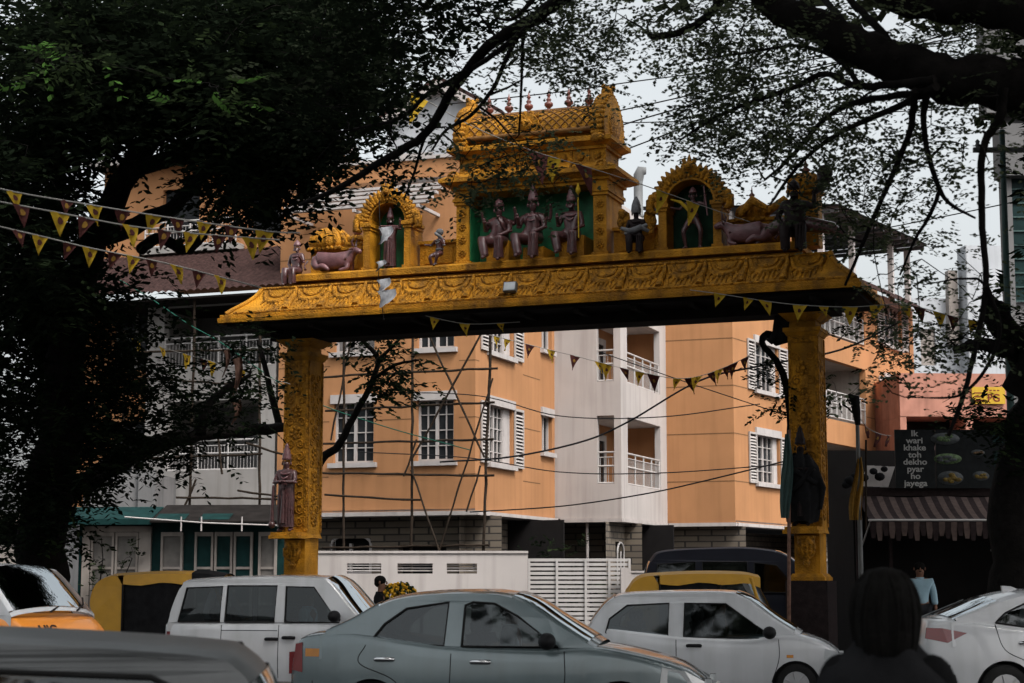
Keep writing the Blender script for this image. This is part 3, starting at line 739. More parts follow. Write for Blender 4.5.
def body_joints(arms='down', legs='stand', lean=0.0, fingers=False):
    """unit-height figure facing -y; arms and legs take a pose name or (left, right) pair"""
    J = {'pelvis': (0, 0, .53), 'waist': (0, .005, .61), 'chest': (0, .0, .73), 'neck': (0, .005, .835), 'jaw': (0, -.012, .885), 'head': (0, -.004, .95)}
    Rd = {'pelvis': (.085, .07), 'waist': (.072, .058), 'chest': (.098, .068), 'neck': .033, 'jaw': .048, 'head': .058}
    Eg = [('pelvis', 'waist'), ('waist', 'chest'), ('chest', 'neck'), ('neck', 'jaw'), ('jaw', 'head')]
    AP = {'down': [(.150, .01, .64), (.160, -.02, .50), (.160, -.03, .45)],
          'hip': [(.185, .02, .66), (.11, -.05, .56), (.085, -.075, .54)],
          'forward': [(.150, -.01, .65), (.120, -.15, .62), (.115, -.19, .62)],
          'raised': [(.21, -.03, .75), (.225, -.07, .90), (.225, -.08, .95)],
          'bless': [(.165, -.03, .66), (.145, -.14, .75), (.142, -.155, .80)],
          'lap': [(.150, -.02, .64), (.07, -.13, .58), (.03, -.15, .575)],
          'out': [(.22, -.03, .70), (.33, -.08, .72), (.37, -.09, .735)],
          'crossed': [(.150, -.05, .66), (.03, -.125, .67), (-.03, -.13, .675)]}
    if isinstance(arms, str): arms = (arms, arms)
    for s_, a in zip((-1, 1), arms):
        sd = 'L' if s_ < 0 else 'R'
        sh = (s_ * .118, .0, .795); J['sh' + sd] = sh; Rd['sh' + sd] = .040
        e, w_, h = [(s_ * q[0], q[1], q[2]) for q in AP[a]]
        J['el' + sd] = e; J['wr' + sd] = w_; J['ha' + sd] = h
        Rd['el' + sd] = .028; Rd['wr' + sd] = .020; Rd['ha' + sd] = (.022, .013)
        Eg += [('chest', 'sh' + sd), ('sh' + sd, 'el' + sd), ('el' + sd, 'wr' + sd), ('wr' + sd, 'ha' + sd)]
        d = (Vector(h) - Vector(w_)).normalized(); side = d.cross(Vector((0, 1, .2))).normalized()
        if fingers:
            for k, ln in enumerate((.040, .046, .043, .034)):
                b0 = Vector(h) + side * (k - 1.5) * .011; nm = f'f{k}{sd}'
                J[nm] = tuple(b0 + d * .012); J[nm + 'b'] = tuple(b0 + d * ln * .65 + Vector((0, -.004, 0))); J[nm + 'c'] = tuple(b0 + d * ln + Vector((0, -.012, 0)))
                for q in (nm, nm + 'b', nm + 'c'): Rd[q] = .0052
                Eg += [('ha' + sd, nm), (nm, nm + 'b'), (nm + 'b', nm + 'c')]
            J['th' + sd] = tuple(Vector(w_) + d * .018 + side * .022); J['thb' + sd] = tuple(Vector(w_) + d * .045 + side * .03)
            Rd['th' + sd] = .0065; Rd['thb' + sd] = .0055; Eg += [('ha' + sd, 'th' + sd), ('th' + sd, 'thb' + sd)]
    LP = {'stand': [(.062, 0, .50), (.068, -.012, .275), (.072, .01, .045), (.085, -.075, .018)],
          'seat_down': [(.07, -.02, .51), (.085, -.24, .50), (.08, -.225, .27), (.085, -.30, .24)],
          'seat_fold': [(.08, -.01, .505), (.215, -.20, .50), (.02, -.26, .475), (-.05, -.26, .47)],
          'stride': [(.065, 0, .50), (.15, -.09, .31), (.12, -.03, .05), (.16, -.10, .02)],
          'seat_diag': [(.075, -.02, .51), (.155, -.205, .50), (.10, -.235, .30), (.12, -.31, .265)],
          'kneel': [(.065, 0, .50), (.085, -.20, .44), (.08, -.13, .23), (.08, -.21, .20)],
          'lift': [(.065, 0, .50), (.14, -.19, .46), (.06, -.17, .27), (.05, -.23, .23)]}
    if isinstance(legs, str): legs = (legs, legs)
    for s_, a in zip((-1, 1), legs):
        sd = 'L' if s_ < 0 else 'R'
        for nm, q, r_ in zip(('hip', 'kn', 'an', 'to'), LP[a], (.064, .044, .029, .024)):
            J[nm + sd] = (s_ * q[0], q[1], q[2]); Rd[nm + sd] = r_
        Eg += [('pelvis', 'hip' + sd), ('hip' + sd, 'kn' + sd), ('kn' + sd, 'an' + sd), ('an' + sd, 'to' + sd)]
    return J, Eg, Rd
_BC = {}
def figure_geo(arms, legs, fingers=False, fat=1.0, four=None):
    key = (arms, legs, fingers, fat, four)
    if key not in _BC:
        J, Eg, Rd = body_joints(arms, legs, fingers=fingers)
        if fat != 1.0:
            for q in ('pelvis', 'waist', 'chest'): Rd[q] = (Rd[q][0] * fat, Rd[q][1] * fat * 1.15)
            for q in ('hipL', 'hipR', 'knL', 'knR', 'shL', 'shR', 'elL', 'elR'): Rd[q] = Rd[q] * (1 + (fat - 1) * .6)
        if four:
            for s_, sd in ((-1, 'L'), (1, 'R')):
                for nm, q, r_ in zip(('e2', 'w2', 'h2'), [(.20, .035, .73), (.225, -.01, .86), (.225, -.03, .91)], (.026, .019, .018)):
                    J[nm + sd] = (s_ * q[0], q[1], q[2]); Rd[nm + sd] = r_
                Eg += [('sh' + sd, 'e2' + sd), ('e2' + sd, 'w2' + sd), ('w2' + sd, 'h2' + sd)]
        _BC[key] = skin_mesh(J, Eg, Rd, 'pelvis', 1)
    return _BC[key]
def add_face(mb, m=0, mh=None):
    """nose, eyes, ears on the unit figure's head"""
    mb.ball((0, -.064, .935), (.009, .012, .016), 6, m)
    for s_ in (-1, 1):
        mb.ball((s_ * .021, -.056, .953), (.010, .006, .006), 6, m if mh is None else mh)
        mb.ball((s_ * .060, .0, .94), (.008, .014, .020), 6, m)
    mb.ball((0, -.056, .912), (.017, .008, .006), 6, m if mh is None else mh)
def statue(label, M, h, arms, legs, mats='statue_plum', crown='tall', fat=1.0, four=None, skirt=True, name='temple_statue', extra=None, group='painted statues on the gateway', base=0.0):
    p = M.translation; o = thing(name, label, 'statue', p, 0, group)
    X = M @ Matrix.Translation((0, 0, -base * h)) @ Matrix.Scale(h, 4)
    b = MB(X); vs, fs = figure_geo(arms, legs, False, fat, four); b.add(vs, fs, 0, True); add_face(b)
    b.build('body', mats, o)
    c = MB(X)
    if crown == 'tall': c.lathe([(.060, .965), (.068, .985), (.058, 1.0), (.062, 1.03), (.046, 1.06), (.046, 1.09), (.026, 1.13), (.030, 1.15), (.004, 1.19)], n=12)
    elif crown == 'low': c.lathe([(.062, .965), (.07, .985), (.06, 1.0), (.05, 1.03), (.03, 1.05), (.004, 1.08)], n=12)
    elif crown == 'wrap': c.ball((0, 0, .955), (.085, .085, .075), 10); c.tube([(-.05, -.07, .93), (.0, -.09, .90), (.06, -.06, .86), (.1, .0, .80)], [.03, .035, .03, .02], 7)
    for s_ in (-1, 1): c.ball((s_ * .064, -.005, .915), (.014, .014, .024), 6)
    c.tube([(.075 * math.cos(t), -.01 + .06 * math.sin(t), .80 - .03 * math.sin(-t)) for t in np.linspace(-math.pi, 0, 9)], .016, 6)
    c.tube([(.05 * math.cos(t), -.03 + .065 * math.sin(t), .76 - .05 * math.sin(-t)) for t in np.linspace(-math.pi, 0, 9)], .011, 6)
    c.lathe([(.09, .58), (.098, .595), (.09, .61)], n=14, sq=.8)
    for s_, sd in ((-1, 'L'), (1, 'R')):
        J = body_joints(arms, legs)[0]
        for q, r_ in (('el', .036), ('wr', .028), ('an', .038)): c.ball(J[q + sd], (r_, r_, r_ * .5), 8)
    c.build('ornaments', 'statue_grey' if crown == 'wrap' else 'statue_rose' if mats == 'statue_plum' else mats, o)
    if skirt:
        k = MB(X); J = body_joints(arms, legs)[0]
        if legs == 'stand':
            k.lathe([(.10, .56), (.118, .46), (.112, .30), (.118, .12), (.122, .07)], n=20, sq=.72)
            for a_ in np.linspace(-2.6, -.55, 7): k.tube([(.115 * math.cos(a_), .083 * math.sin(a_), z) for z in (.5, .3, .1)], [.010, .013, .016], 5)
            k.tube([(0, -.085, .55), (.005, -.10, .35), (0, -.105, .12)], [.018, .026, .036], 6)
        else:
            a_, b_, c_ = Vector(J['hipR']), Vector(J['knR']), Vector(J['anR'])
            k.tube([a_, b_, (b_ + c_) / 2, c_], [.070, .060, .060, .066], 10)
            a_, b_, c_ = Vector(J['hipL']), Vector(J['knL']), Vector(J['anL'])
            k.tube([a_, b_, (b_ + c_) / 2, c_], [.074, .064, .056, .05], 10)
            for dx in (-.03, 0, .03):
                k.tube([Vector(J['knR']) + Vector((dx, -.045, .02)), Vector(J['anR']) + Vector((dx * 1.2, -.05, .0))], [.011, .016], 5)
        k.build('garment', mats, o)
    if extra: extra(o, X)
    return o

# ================================================================ the temple gateway
GM0 = FM(Vector((.4375, 32.687, 0)), -20.5)
gw = thing('temple_gateway', 'ochre temple gateway with carved pillars and a shrine over its lintel spanning the side street', 'gateway', GM0.translation)
def scroll(mb, cx, cz, r, y, turns=1.4, dirn=1, rad=.016, ph=0):
    mb.tube([(cx + dirn * r * (1 - .72 * t) * math.cos(ph + 2 * math.pi * turns * t), y, cz + r * (1 - .72 * t) * math.sin(ph + 2 * math.pi * turns * t)) for t in np.linspace(0, 1, 16)], rad, 5)
def rosette(mb, cx, cz, r, y, n_=7):
    mb.ball((cx, y, cz), (r * .32, .03, r * .32), 8)
    for k in range(n_):
        a_ = 2 * math.pi * k / n_; mb.ball((cx + r * .62 * math.cos(a_), y, cz + r * .62 * math.sin(a_)), (r * .3, .022, r * .3), 6)
for cx in (-4.885, 4.915):
    m = MB(GM0); hw = .255
    m.box(cx - hw, cx + hw, 0, .6, 2.52, 5.86)
    m.frustum((cx - hw - .02, cx + hw + .02, -.02, .62), 2.45, (cx - hw, cx + hw, 0, .6), 2.519)
    m.box(cx - .22, cx + .22, .02, .58, 1.76, 2.449)
    pl = m.build('pillar', 'ochre', gw)
    m = MB(GM0)                                            # raised border and carving on the front and on the side towards the right
    for a, b in ((cx - hw, cx - hw + .045), (cx + hw - .045, cx + hw)): m.box(a, b, -.022, -.001, 2.56, 5.84)
    m.box(cx - hw + .046, cx + hw - .046, -.022, -.001, 5.74, 5.84)
    z = 4.45; k = 0
    while z < 5.7:
        rosette(m, cx, z, .15, -.006); scroll(m, cx - .12, z + .21, .09, -.006, 1.3, 1, .014, k); scroll(m, cx + .12, z + .21, .09, -.006, 1.3, -1, .014, k); z += .42; k += 1
    z = 2.75
    while z < 4.4:
        scroll(m, cx - .1, z, .1, -.006, 1.4, 1, .014, k); scroll(m, cx + .1, z, .1, -.006, 1.4, -1, .014, k); z += .25; k += 1
    sv = m.M; m.M = GM0 @ Matrix.Translation((cx + hw, .3, 0)) @ Matrix.Rotation(R(90), 4, 'Z')
    for a, b in ((-.3, -.25), (.25, .3)): m.box(a, b, -.02, -.001, 2.56, 5.84)
    z = 2.8
    while z < 5.7:
        rosette(m, 0, z, .16, -.004); scroll(m, -.13, z + .21, .09, -.004, 1.3, 1, .014, k); scroll(m, .13, z + .21, .09, -.004, 1.3, -1, .014, k); z += .42; k += 1
    m.build('carving', 'ochre_relief', pl)
    m = MB(GM0)                                            # capital
    for z0, z1, e, e1 in ((5.861, 5.93, .02, .06), (5.931, 6.0, .075, .075), (6.001, 6.12, -.02, -.03), (6.121, 6.25, .0, .14)):
        m.frustum((cx - hw - e, cx + hw + e, -e, .6 + e), z0, (cx - hw - e1, cx + hw + e1, -e1, .6 + e1), z1)
    m.build('capital', 'ochre', pl)
    m = MB(GM0)                                            # base mouldings, plinth and the statue's lotus bracket
    m.frustum((cx - .31, cx + .31, -.09, .66), 1.64, (cx - .31, cx + .31, -.09, .66), 1.70); m.frustum((cx - .30, cx + .30, -.07, .65), 1.701, (cx - .25, cx + .25, -.03, .62), 1.759)
    m.build('base', 'ochre', pl)
    m = MB(GM0); m.box(cx - .36, cx + .36, -.12, .72, 0, 1.639); m.build('plinth', 'statue_dark', pl)
    m = MB(GM0); m.lathe([(.02, 1.86), (.05, 1.90), (.07, 1.95), (.04, 1.99), (.13, 2.06), (.165, 2.18), (.15, 2.33), (.17, 2.40)], (cx, -.06, 0), n=14)
    for a_ in np.linspace(-2.7, -.45, 6): m.tube([(cx + .06 * math.cos(a_), -.06 + .06 * math.sin(a_), 2.02), (cx + .15 * math.cos(a_), -.06 + .15 * math.sin(a_), 2.12), (cx + .165 * math.cos(a_), -.06 + .165 * math.sin(a_), 2.26)], [.015, .035, .02], 5)
    m.build('lotus_bracket', 'ochre_relief', pl)
    m = MB(GM0); m.box(cx - .33, cx + .29, -.42, -.001, 2.43, 2.49); m.box(cx - .30, cx + .26, -.40, -.002, 2.491, 2.55); m.build('statue_shelf', 'ochre', pl)
# lintel beam, soffit
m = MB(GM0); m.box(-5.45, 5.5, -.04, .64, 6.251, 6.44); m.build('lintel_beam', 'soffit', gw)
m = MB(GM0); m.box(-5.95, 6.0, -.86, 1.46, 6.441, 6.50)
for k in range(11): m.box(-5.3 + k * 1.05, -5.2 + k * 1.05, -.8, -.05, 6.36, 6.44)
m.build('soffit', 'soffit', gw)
XL, XR, Y0, Y1 = -5.08, 5.12, 0.0, .6
prof = [(.99, 6.50), (1.0, 6.56), (1.0, 6.585), (.965, 6.592), (.965, 6.655), (.90, 6.665)]
slope = [(.88 - .50 * t - .10 * math.sin(math.pi * t), 6.668 + .55 * (t ** .85)) for t in np.linspace(0, 1, 9)]
def ring_mesh(mb, pr, mtl=0, smooth=True):
    for a, b, s_, f in ((0, 1, 0, 0), (1, 1, 0, 1), (1, 0, 1, 0), (0, 0, 1, 1)): pass
    cs = []
    for o_, z in pr: cs.append([(XL - o_, Y0 - o_, z), (XR + o_, Y0 - o_, z), (XR + o_, Y1 + o_, z), (XL - o_, Y1 + o_, z)])
    for side in range(4):
        c0, c1 = side, (side + 1) % 4
        P = [[tuple(np.array(c[c0]) * (1 - t) + np.array(c[c1]) * t) for t in np.linspace(0, 1, 24)] for c in cs]
        mb.grid(P, mtl, smooth, flip=True) if False else mb.grid(P, mtl, smooth)
m = MB(GM0); ring_mesh(m, prof + slope[:1], 0, False); lip = m.build('eave_lip', 'ochre', gw)
m = MB(GM0); ring_mesh(m, slope); m.box(XL - .3, XR + .3, -.28, .88, 7.15, 7.21); ev = m.build('eave_slope', 'ochre', gw)
def sp(x, t, off=0.0):
    o_, z = np.interp(t, np.linspace(0, 1, 9), [q[0] for q in slope]), np.interp(t, np.linspace(0, 1, 9), [q[1] for q in slope])
    return (x, Y0 - o_ - off * .75, z + off * .6)
m = MB(GM0); N = 15; x0, x1 = -5.45, 5.5
for k in range(N):
    c = x0 + (x1 - x0) * (k + .5) / N; hw = (x1 - x0) / N / 2; jit = random.uniform(-.02, .02)
    sw = [sp(c + u * hw * .8, .86 - .52 * (1 - u * u) ** .5 + jit, .01) for u in np.linspace(-1, 1, 13)]
    m.tube(sw, [.034 + .030 * (1 - abs(u)) for u in np.linspace(-1, 1, 13)], 6)
    sw = [sp(c + u * hw * .55, .9 - .30 * (1 - u * u) ** .5, .0) for u in np.linspace(-1, 1, 9)]
    m.tube(sw, .032, 5)
    for u in np.linspace(-.75, .75, 7):
        d = .30 - .1 * abs(u); base_t = .86 - .52 * (1 - u * u) ** .5
        m.tube([sp(c + u * hw * .8, base_t - .03), sp(c + u * hw * .95, max(.06, base_t - d))], [.042, .016], 5)
    m.ball(sp(c, .60, .0), (.07, .03, .06), 8)
for k in range(1, N):
    c = x0 + (x1 - x0) * k / N
    m.tube([sp(c, .97), sp(c + .015, .6, .02), sp(c - .01, .3, .02), sp(c, .05)], [.03, .05, .065, .09], 6)
    for s_ in (-1, 1): m.tube([sp(c + s_ * .06, .55), sp(c + s_ * .10, .30), sp(c + s_ * .16, .10)], [.018, .026, .02], 5)
for t, r_ in ((.03, .035), (.985, .03)): m.tube([sp(x, t) for x in np.linspace(-5.5 - (.3 if t < .5 else 0), 5.55 + (.3 if t < .5 else 0), 30)], r_, 6)
m.build('lotus_carving', 'ochre_relief', ev)
m = MB(GM0)
for sx_, X in ((-1, XL), (1, XR)):                        # hip ridges
    m.tube([(X + sx_ * q[0], Y0 - q[0], q[1] + .015) for q in slope], [.05] * len(slope), 6)
m.split('hip_ridge', 'ochre', ev)
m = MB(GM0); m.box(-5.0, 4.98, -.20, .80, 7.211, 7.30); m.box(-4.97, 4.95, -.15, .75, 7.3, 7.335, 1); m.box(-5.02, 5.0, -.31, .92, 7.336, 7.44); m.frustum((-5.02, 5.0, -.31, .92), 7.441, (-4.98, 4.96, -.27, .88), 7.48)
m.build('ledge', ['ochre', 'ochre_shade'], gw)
m = MB(GM0)
for a, b in ((-4.6, -3.6), (-2.42, -1.62), (1.44, 2.33), (3.6, 4.6)):
    m.box(a, b, .22, .4, 7.481, 7.98); m.box(a - .02, b + .02, .17, .45, 7.981, 8.04); m.box(a + .12, b - .12, .20, .219, 7.6, 7.9)
m.split('parapet', 'ochre', gw)

# central shrine
sx0 = -.085
sh = MB(GM0)
for s_ in (-1, 1):
    a, b = sorted((sx0 + s_ * 1.225, sx0 + s_ * 1.475))
    sh.box(a, b, -.06, .9, 7.481, 8.62); sh.box(a - .03, b + .03, -.09, .93, 7.482, 7.56)
    for z0, z1, e in ((8.621, 8.68, .035), (8.681, 8.74, .06), (8.741, 8.83, .03)): sh.box(a - e, b + e, -.06 - e, .9 + e, z0, z1)
sh.box(sx0 - 1.224, sx0 + 1.224, .55, .9, 7.481, 8.83)
shr = sh.build('shrine', 'ochre', gw)
m = MB(GM0); m.box(sx0 - 1.224, sx0 + 1.224, .50, .549, 7.481, 8.83); m.box(sx0 - 1.224, sx0 - 1.21, -.0, .499, 7.481, 8.82); m.box(sx0 + 1.21, sx0 + 1.224, 0, .499, 7.481, 8.82); m.build('green_backdrop', 'niche_green', shr)
m = MB(GM0)
def tier(z0, z1, hw, y, hw1=None, y1=None):
    hw1 = hw if hw1 is None else hw1; y1 = y if y1 is None else y1
    m.frustum((sx0 - hw, sx0 + hw, y, .84 - y), z0, (sx0 - hw1, sx0 + hw1, y1, .84 - y1), z1)
for t_ in ((8.831, 8.90, 1.50, -.09), (8.901, 8.96, 1.55, -.14), (8.961, 9.02, 1.60, -.19, 1.72, -.31), (9.021, 9.10, 1.74, -.33), (9.101, 9.20, 1.72, -.31, 1.56, -.15), (9.201, 9.25, 1.50, -.09),
           (9.251, 9.50, 1.43, -.02), (9.501, 9.56, 1.48, -.07), (9.561, 9.62, 1.50, -.09, 1.60, -.19), (9.621, 9.70, 1.62, -.21), (9.701, 9.76, 1.60, -.19, 1.46, -.05), (9.761, 9.84, 1.40, .01)): tier(*t_)
ent = m.build('tiered_cornice', 'ochre', shr)
m = MB(GM0)
for x in np.linspace(-1.3, 1.3, 9):
    m.ball((sx0 + x, -.03, 9.37), (.075, .035, .085), 7); m.box(sx0 + x + .12, sx0 + x + .17, -.05, -.021, 9.26, 9.49)
for x in np.linspace(-1.45, 1.45, 7):
    m.tube([(sx0 + x + .11 * math.cos(t), -.30 + .03 * math.sin(t), 9.10 + .12 * math.sin(t)) for t in np.linspace(0, math.pi, 8)], .025, 5); m.ball((sx0 + x, -.29, 9.12), (.05, .03, .05), 6)
for s_ in (-1, 1):
    for z in (7.7, 7.95, 8.2, 8.45): rosette(m, sx0 + s_ * 1.35, z, .085, -.062)
m.build('carving', 'ochre_relief', ent)
m = MB(GM0)                                               # barrel vault with a diamond lattice
yc, ry, rz_, zb = .42, .50, .56, 9.841
bar = lambda x, a_, e=0: (sx0 + x, yc - (ry + e) * math.cos(a_), zb + (rz_ + e) * math.sin(a_) ** .8)
m.grid([[bar(x, a_) for x in np.linspace(-1.3, 1.3, 10)] for a_ in np.linspace(0, math.pi, 17)])
vt = m.build('barrel_vault', 'ochre', shr)
m = MB(GM0)
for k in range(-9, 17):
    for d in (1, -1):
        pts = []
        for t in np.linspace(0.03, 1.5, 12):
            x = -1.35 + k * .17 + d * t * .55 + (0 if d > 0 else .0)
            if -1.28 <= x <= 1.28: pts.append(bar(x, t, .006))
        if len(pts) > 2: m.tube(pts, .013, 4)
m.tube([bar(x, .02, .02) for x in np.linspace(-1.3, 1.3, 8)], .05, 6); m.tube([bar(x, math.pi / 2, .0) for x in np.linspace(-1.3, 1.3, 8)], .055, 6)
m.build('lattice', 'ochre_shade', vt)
m = MB(GM0)                                               # the mask in the middle of the vault
m.lathe([(.24, 0), (.25, .04), (.16, .10), (.12, .14), (.02, .16)][::-1], (sx0 - .05, -.28 + .16, 10.02), n=14, axis='y')
for a_ in np.linspace(0, math.pi, 8): m.ball((sx0 - .05 + .27 * math.cos(a_), -.02, 10.02 + .27 * math.sin(a_)), .055, 6)
m.ball((sx0 - .05, -.14, 10.03), (.13, .10, .13), 8)
for s_ in (-1, 1): m.ball((sx0 - .05 + s_ * .06, -.24, 10.07), .035, 6); m.tube([(sx0 - .05 + s_ * .1, -.05, 9.87), (sx0 - .05 + s_ * .3, -.06, 9.84), (sx0 - .05 + s_ * .34, -.06, 9.93)], [.05, .045, .03], 6)
m.box(sx0 - .33, sx0 + .23, -.09, .12, 9.78, 9.9)
m.build('mask_ornament', 'ochre_relief', vt)
for s_ in (-1, 1):
    m = MB(GM0 @ Matrix.Translation((sx0 + s_ * 1.36, yc, 0)) @ Matrix.Rotation(R(90), 4, 'Z'))
    out = [(-.40, 9.62), (-.60, 9.72), (-.64, 9.9), (-.60, 10.1), (-.52, 10.28), (-.36, 10.44), (-.18, 10.54), (0, 10.60), (.18, 10.54), (.36, 10.44), (.52, 10.28), (.60, 10.1), (.64, 9.9), (.60, 9.72), (.40, 9.62)]
    m.prism(out[::-1], -.13, .13)
    gb = m.build('horseshoe_gable', 'ochre', vt)
    m2 = MB(m.M)
    for (a, z), (b, z2) in zip(out[:-1], out[1:]):
        for t in (.25, .75): m2.ball((a + (b - a) * t, 0, z + (z2 - z) * t), (.07, .16, .07), 6)
    m2.lathe([(.0, -.17), (.3, -.16), (.34, -.13)], (0, 0, 10.02), n=14, axis='y'); m2.lathe([(.34, .13), (.3, .16), (.0, .17)], (0, 0, 10.02), n=14, axis='y')
    m2.ball((0, 0, 10.66), (.14, .13, .13), 8); m2.ball((0, -.1, 10.74), (.06, .06, .06), 6); m2.ball((.08, .05, 10.76), .05, 6); m2.ball((-.08, .05, 10.76), .05, 6)
    for q in (-.62, .62): m2.ball((q, 0, 9.66), (.12, .15, .10), 8)
    m2.build('flame_border', 'ochre_relief', gb)
for k in range(6):
    m = MB(GM0 @ Matrix.Translation((sx0 - 1.0 + k * .40, yc, 10.39)))
    m.lathe([(.06, 0), (.07, .03), (.03, .06), (.035, .08), (.085, .13), (.085, .17), (.03, .21), (.055, .24), (.03, .27), (.022, .30), (.045, .325), (.02, .36), (.004, .44)], n=10)
    m.build('finial', 'finial_red', vt)
for x, w_ in ((-.70, .22), (.74, .24), (.0, .2)):
    m = MB(GM0); m.box(x - w_, x + w_, -.14, .49, 7.481, 7.88 if x else 7.72); m.build('seat_block', 'ochre', shr)

# arched niches
def niche(cx, hw, zs, zt, ped, big):
    m = MB(GM0); pw = .15 if big else .13
    for s_ in (-1, 1):
        a, b = sorted((cx + s_ * hw, cx + s_ * (hw + pw))); m.box(a, b, -.08, .5, 7.481, zs - .1)
        m.box(a - .03, b + .03, -.11, .5, 7.482, 7.56); m.box(a - .02, b + .02, -.10, .5, zs - .099, zs - .04); m.box(a - .045, b + .045, -.13, .5, zs - .039, zs + .03)
    rz_ = zt - zs; out = []
    for k in range(15):
        t = math.pi * k / 14; out.append((cx + (hw + pw) * math.cos(t), zs + .031 + (rz_ + pw * 1.1) * math.sin(t)))
    inn = [(cx + hw * math.cos(math.pi * k / 14), zs + .031 + rz_ * math.sin(math.pi * k / 14)) for k in range(15)]
    for k in range(14):
        m.prism([inn[k], out[k], out[k + 1], inn[k + 1]], -.06, .5)
    nc = m.build('arched_niche', 'ochre', gw)
    m = MB(GM0)
    m.prism([(cx - hw - .03, 7.481), (cx + hw + .03, 7.481)] + [(cx + (hw + .03) * math.cos(math.pi * k / 14), zs + .031 + (rz_ + .03) * math.sin(math.pi * k / 14)) for k in range(15)], .40, .47)
    m.build('backdrop', 'niche_dark' if big else 'niche_green', nc)
    m = MB(GM0)
    for k in range(21):
        t = math.pi * k / 20; ra, rb = hw + pw + .05, rz_ + pw + .05
        x, z = cx + ra * math.cos(t), zs + .03 + rb * math.sin(t)
        m.tube([(x - .1 * math.cos(t), -.03, z - .1 * math.sin(t)), (x, -.05, z), (x + .10 * math.cos(t + .25), -.02, z + .12 * math.sin(t))], [.06, .075, .018], 6)
        m.ball((cx + (hw + pw * .5) * math.cos(t), -.07, zs + .03 + (rz_ + pw * .5) * math.sin(t)), .035, 6)
    for s_ in (-1, 1):
        x = cx + s_ * (hw + pw + .02)
        m.tube([(x, -.05, zs + .2), (x + s_ * .13, -.06, zs + .08), (x + s_ * .14, -.06, zs - .08), (x + s_ * .03, -.06, zs - .12)], [.06, .09, .08, .03], 7); m.ball((x + s_ * .1, -.07, zs + .16), .075, 7)
    z = zs + rz_ + pw + .10
    m.ball((cx, -.06, z), (.13, .09, .12), 8); m.ball((cx, -.14, z + .01), .07, 6)
    for s_ in (-1, 0, 1): m.tube([(cx + s_ * .07, -.05, z + .07), (cx + s_ * .11, -.04, z + .16), (cx + s_ * .07, -.04, z + .25 - .06 * abs(s_))], [.05, .04, .01], 6)
    m.build('flame_arch', 'ochre_relief', nc)
niche(-2.98, .36, 8.38, 8.76, .1, False)
niche(2.95, .43, 8.32, 8.74, .1, True)
# small domes
def dome(cx, y, z, r, base_h, fin, label=None):
    m = MB(GM0)
    m.box(cx - r * .9, cx + r * .9, y - r * .7, y + r * .7, z - base_h, z - .06); m.box(cx - r * 1.1, cx + r * 1.1, y - r * .9, y + r * .9, z - .059, z)
    m.lathe([(r * 1.0, 0), (r * 1.08, .06 * r), (r * 1.15, .3 * r), (r * 1.05, .65 * r), (r * .75, .98 * r), (r * .4, 1.2 * r), (r * .1, 1.3 * r)], (cx, y, z + .001), n=18)
    d = m.build('dome', 'ochre', gw)
    m = MB(GM0)
    for k in range(14):
        a_ = 2 * math.pi * k / 14
        m.tube([(cx + r * q * math.cos(a_), y + r * q * math.sin(a_), z + zz_ * r) for q, zz_ in ((1.1, .08), (1.18, .32), (1.07, .66), (.76, .99), (.4, 1.21))], [.02, .04, .05, .035, .012], 5)
    for k in range(9): m.ball((cx - r + 2 * r * k / 8, y - r * .92, z - .03), .05, 6)
    m.build('petals', 'ochre_relief', d)
    if fin:
        m = MB(GM0); m.lathe([(.05, 0), (.09, .05), (.03, .10), (.06, .14), (.02, .18), (.004, .30)], (cx, y, z + 1.28 * r), n=10); m.build('finial', 'finial_red', d)
dome(-4.42, .45, 8.06, .34, .56, False); dome(-3.80, .35, 8.12, .13, .6, True)
dome(3.98, .4, 8.05, .24, .55, True); dome(4.93, .55, 8.52, .27, 1.02, True)
m = MB(GM0); m.tube([(3.85, .0, 8.08), (4.1, -.05, 8.3), (4.35, -.05, 8.15)], [.07, .1, .05], 7); m.tube([(4.2, .3, 8.1), (4.6, .25, 8.35), (4.75, .25, 8.2)], [.08, .07, .05], 7)
m.build('scroll_ornament', 'ochre_relief', gw)
# floodlight on the eave
p = GM0 @ Vector((-.17, -.86, 6.86))
fl = thing('floodlight', 'small grey floodlight fixed to the carved eave', 'floodlight', p)
m = MB(Matrix.Translation(p) @ Matrix.Rotation(R(-20.5), 4, 'Z') @ Matrix.Rotation(R(-18), 4, 'X')); m.box(-.12, .12, -.07, .03, -.09, .09); m.box(-.04, .04, .03, .12, -.05, .03); m.build('housing', 'pole_grey', fl)
m2 = MB(m.M); m2.box(-.105, .105, -.075, -.071, -.075, .075); m2.build('lens', 'lamp_clear', fl)

# ================================================================ statues
def GS(x, y, z, rz=0): return GM0 @ Matrix.Translation((x, y, z)) @ Matrix.Rotation(R(rz), 4, 'Z')
def halo(o, X):
    m = MB(X); m.tube([(.16 * math.cos(t), .07, .93 + .16 * math.sin(t)) for t in np.linspace(-.4, math.pi + .4, 16)], .018, 6); m.build('halo', 'statue_plum', o)
def spear(o, X):
    m = MB(X); m.cyl((.16, -.20, .45), (.15, -.19, 1.0), .009, n=6); m.lathe([(.004, .0), (.035, .04), (.03, .07), (.004, .15)], (.15, -.19, 1.0), n=8); m.build('spear', 'flag_yellow', o)
statue('seated plum statue on a gold block at the left of the green shrine panel', GS(-.70, -.06, 7.44), 1.48, ('bless', 'lap'), ('seat_diag', 'seat_down'), fat=1.6, four=True, crown='low', base=.22)
statue('crowned plum statue seated in the middle of the green shrine panel', GS(-.02, -.08, 7.42), 1.58, ('bless', 'lap'), ('seat_diag', 'seat_down'), four=True, base=.22, fat=1.35)
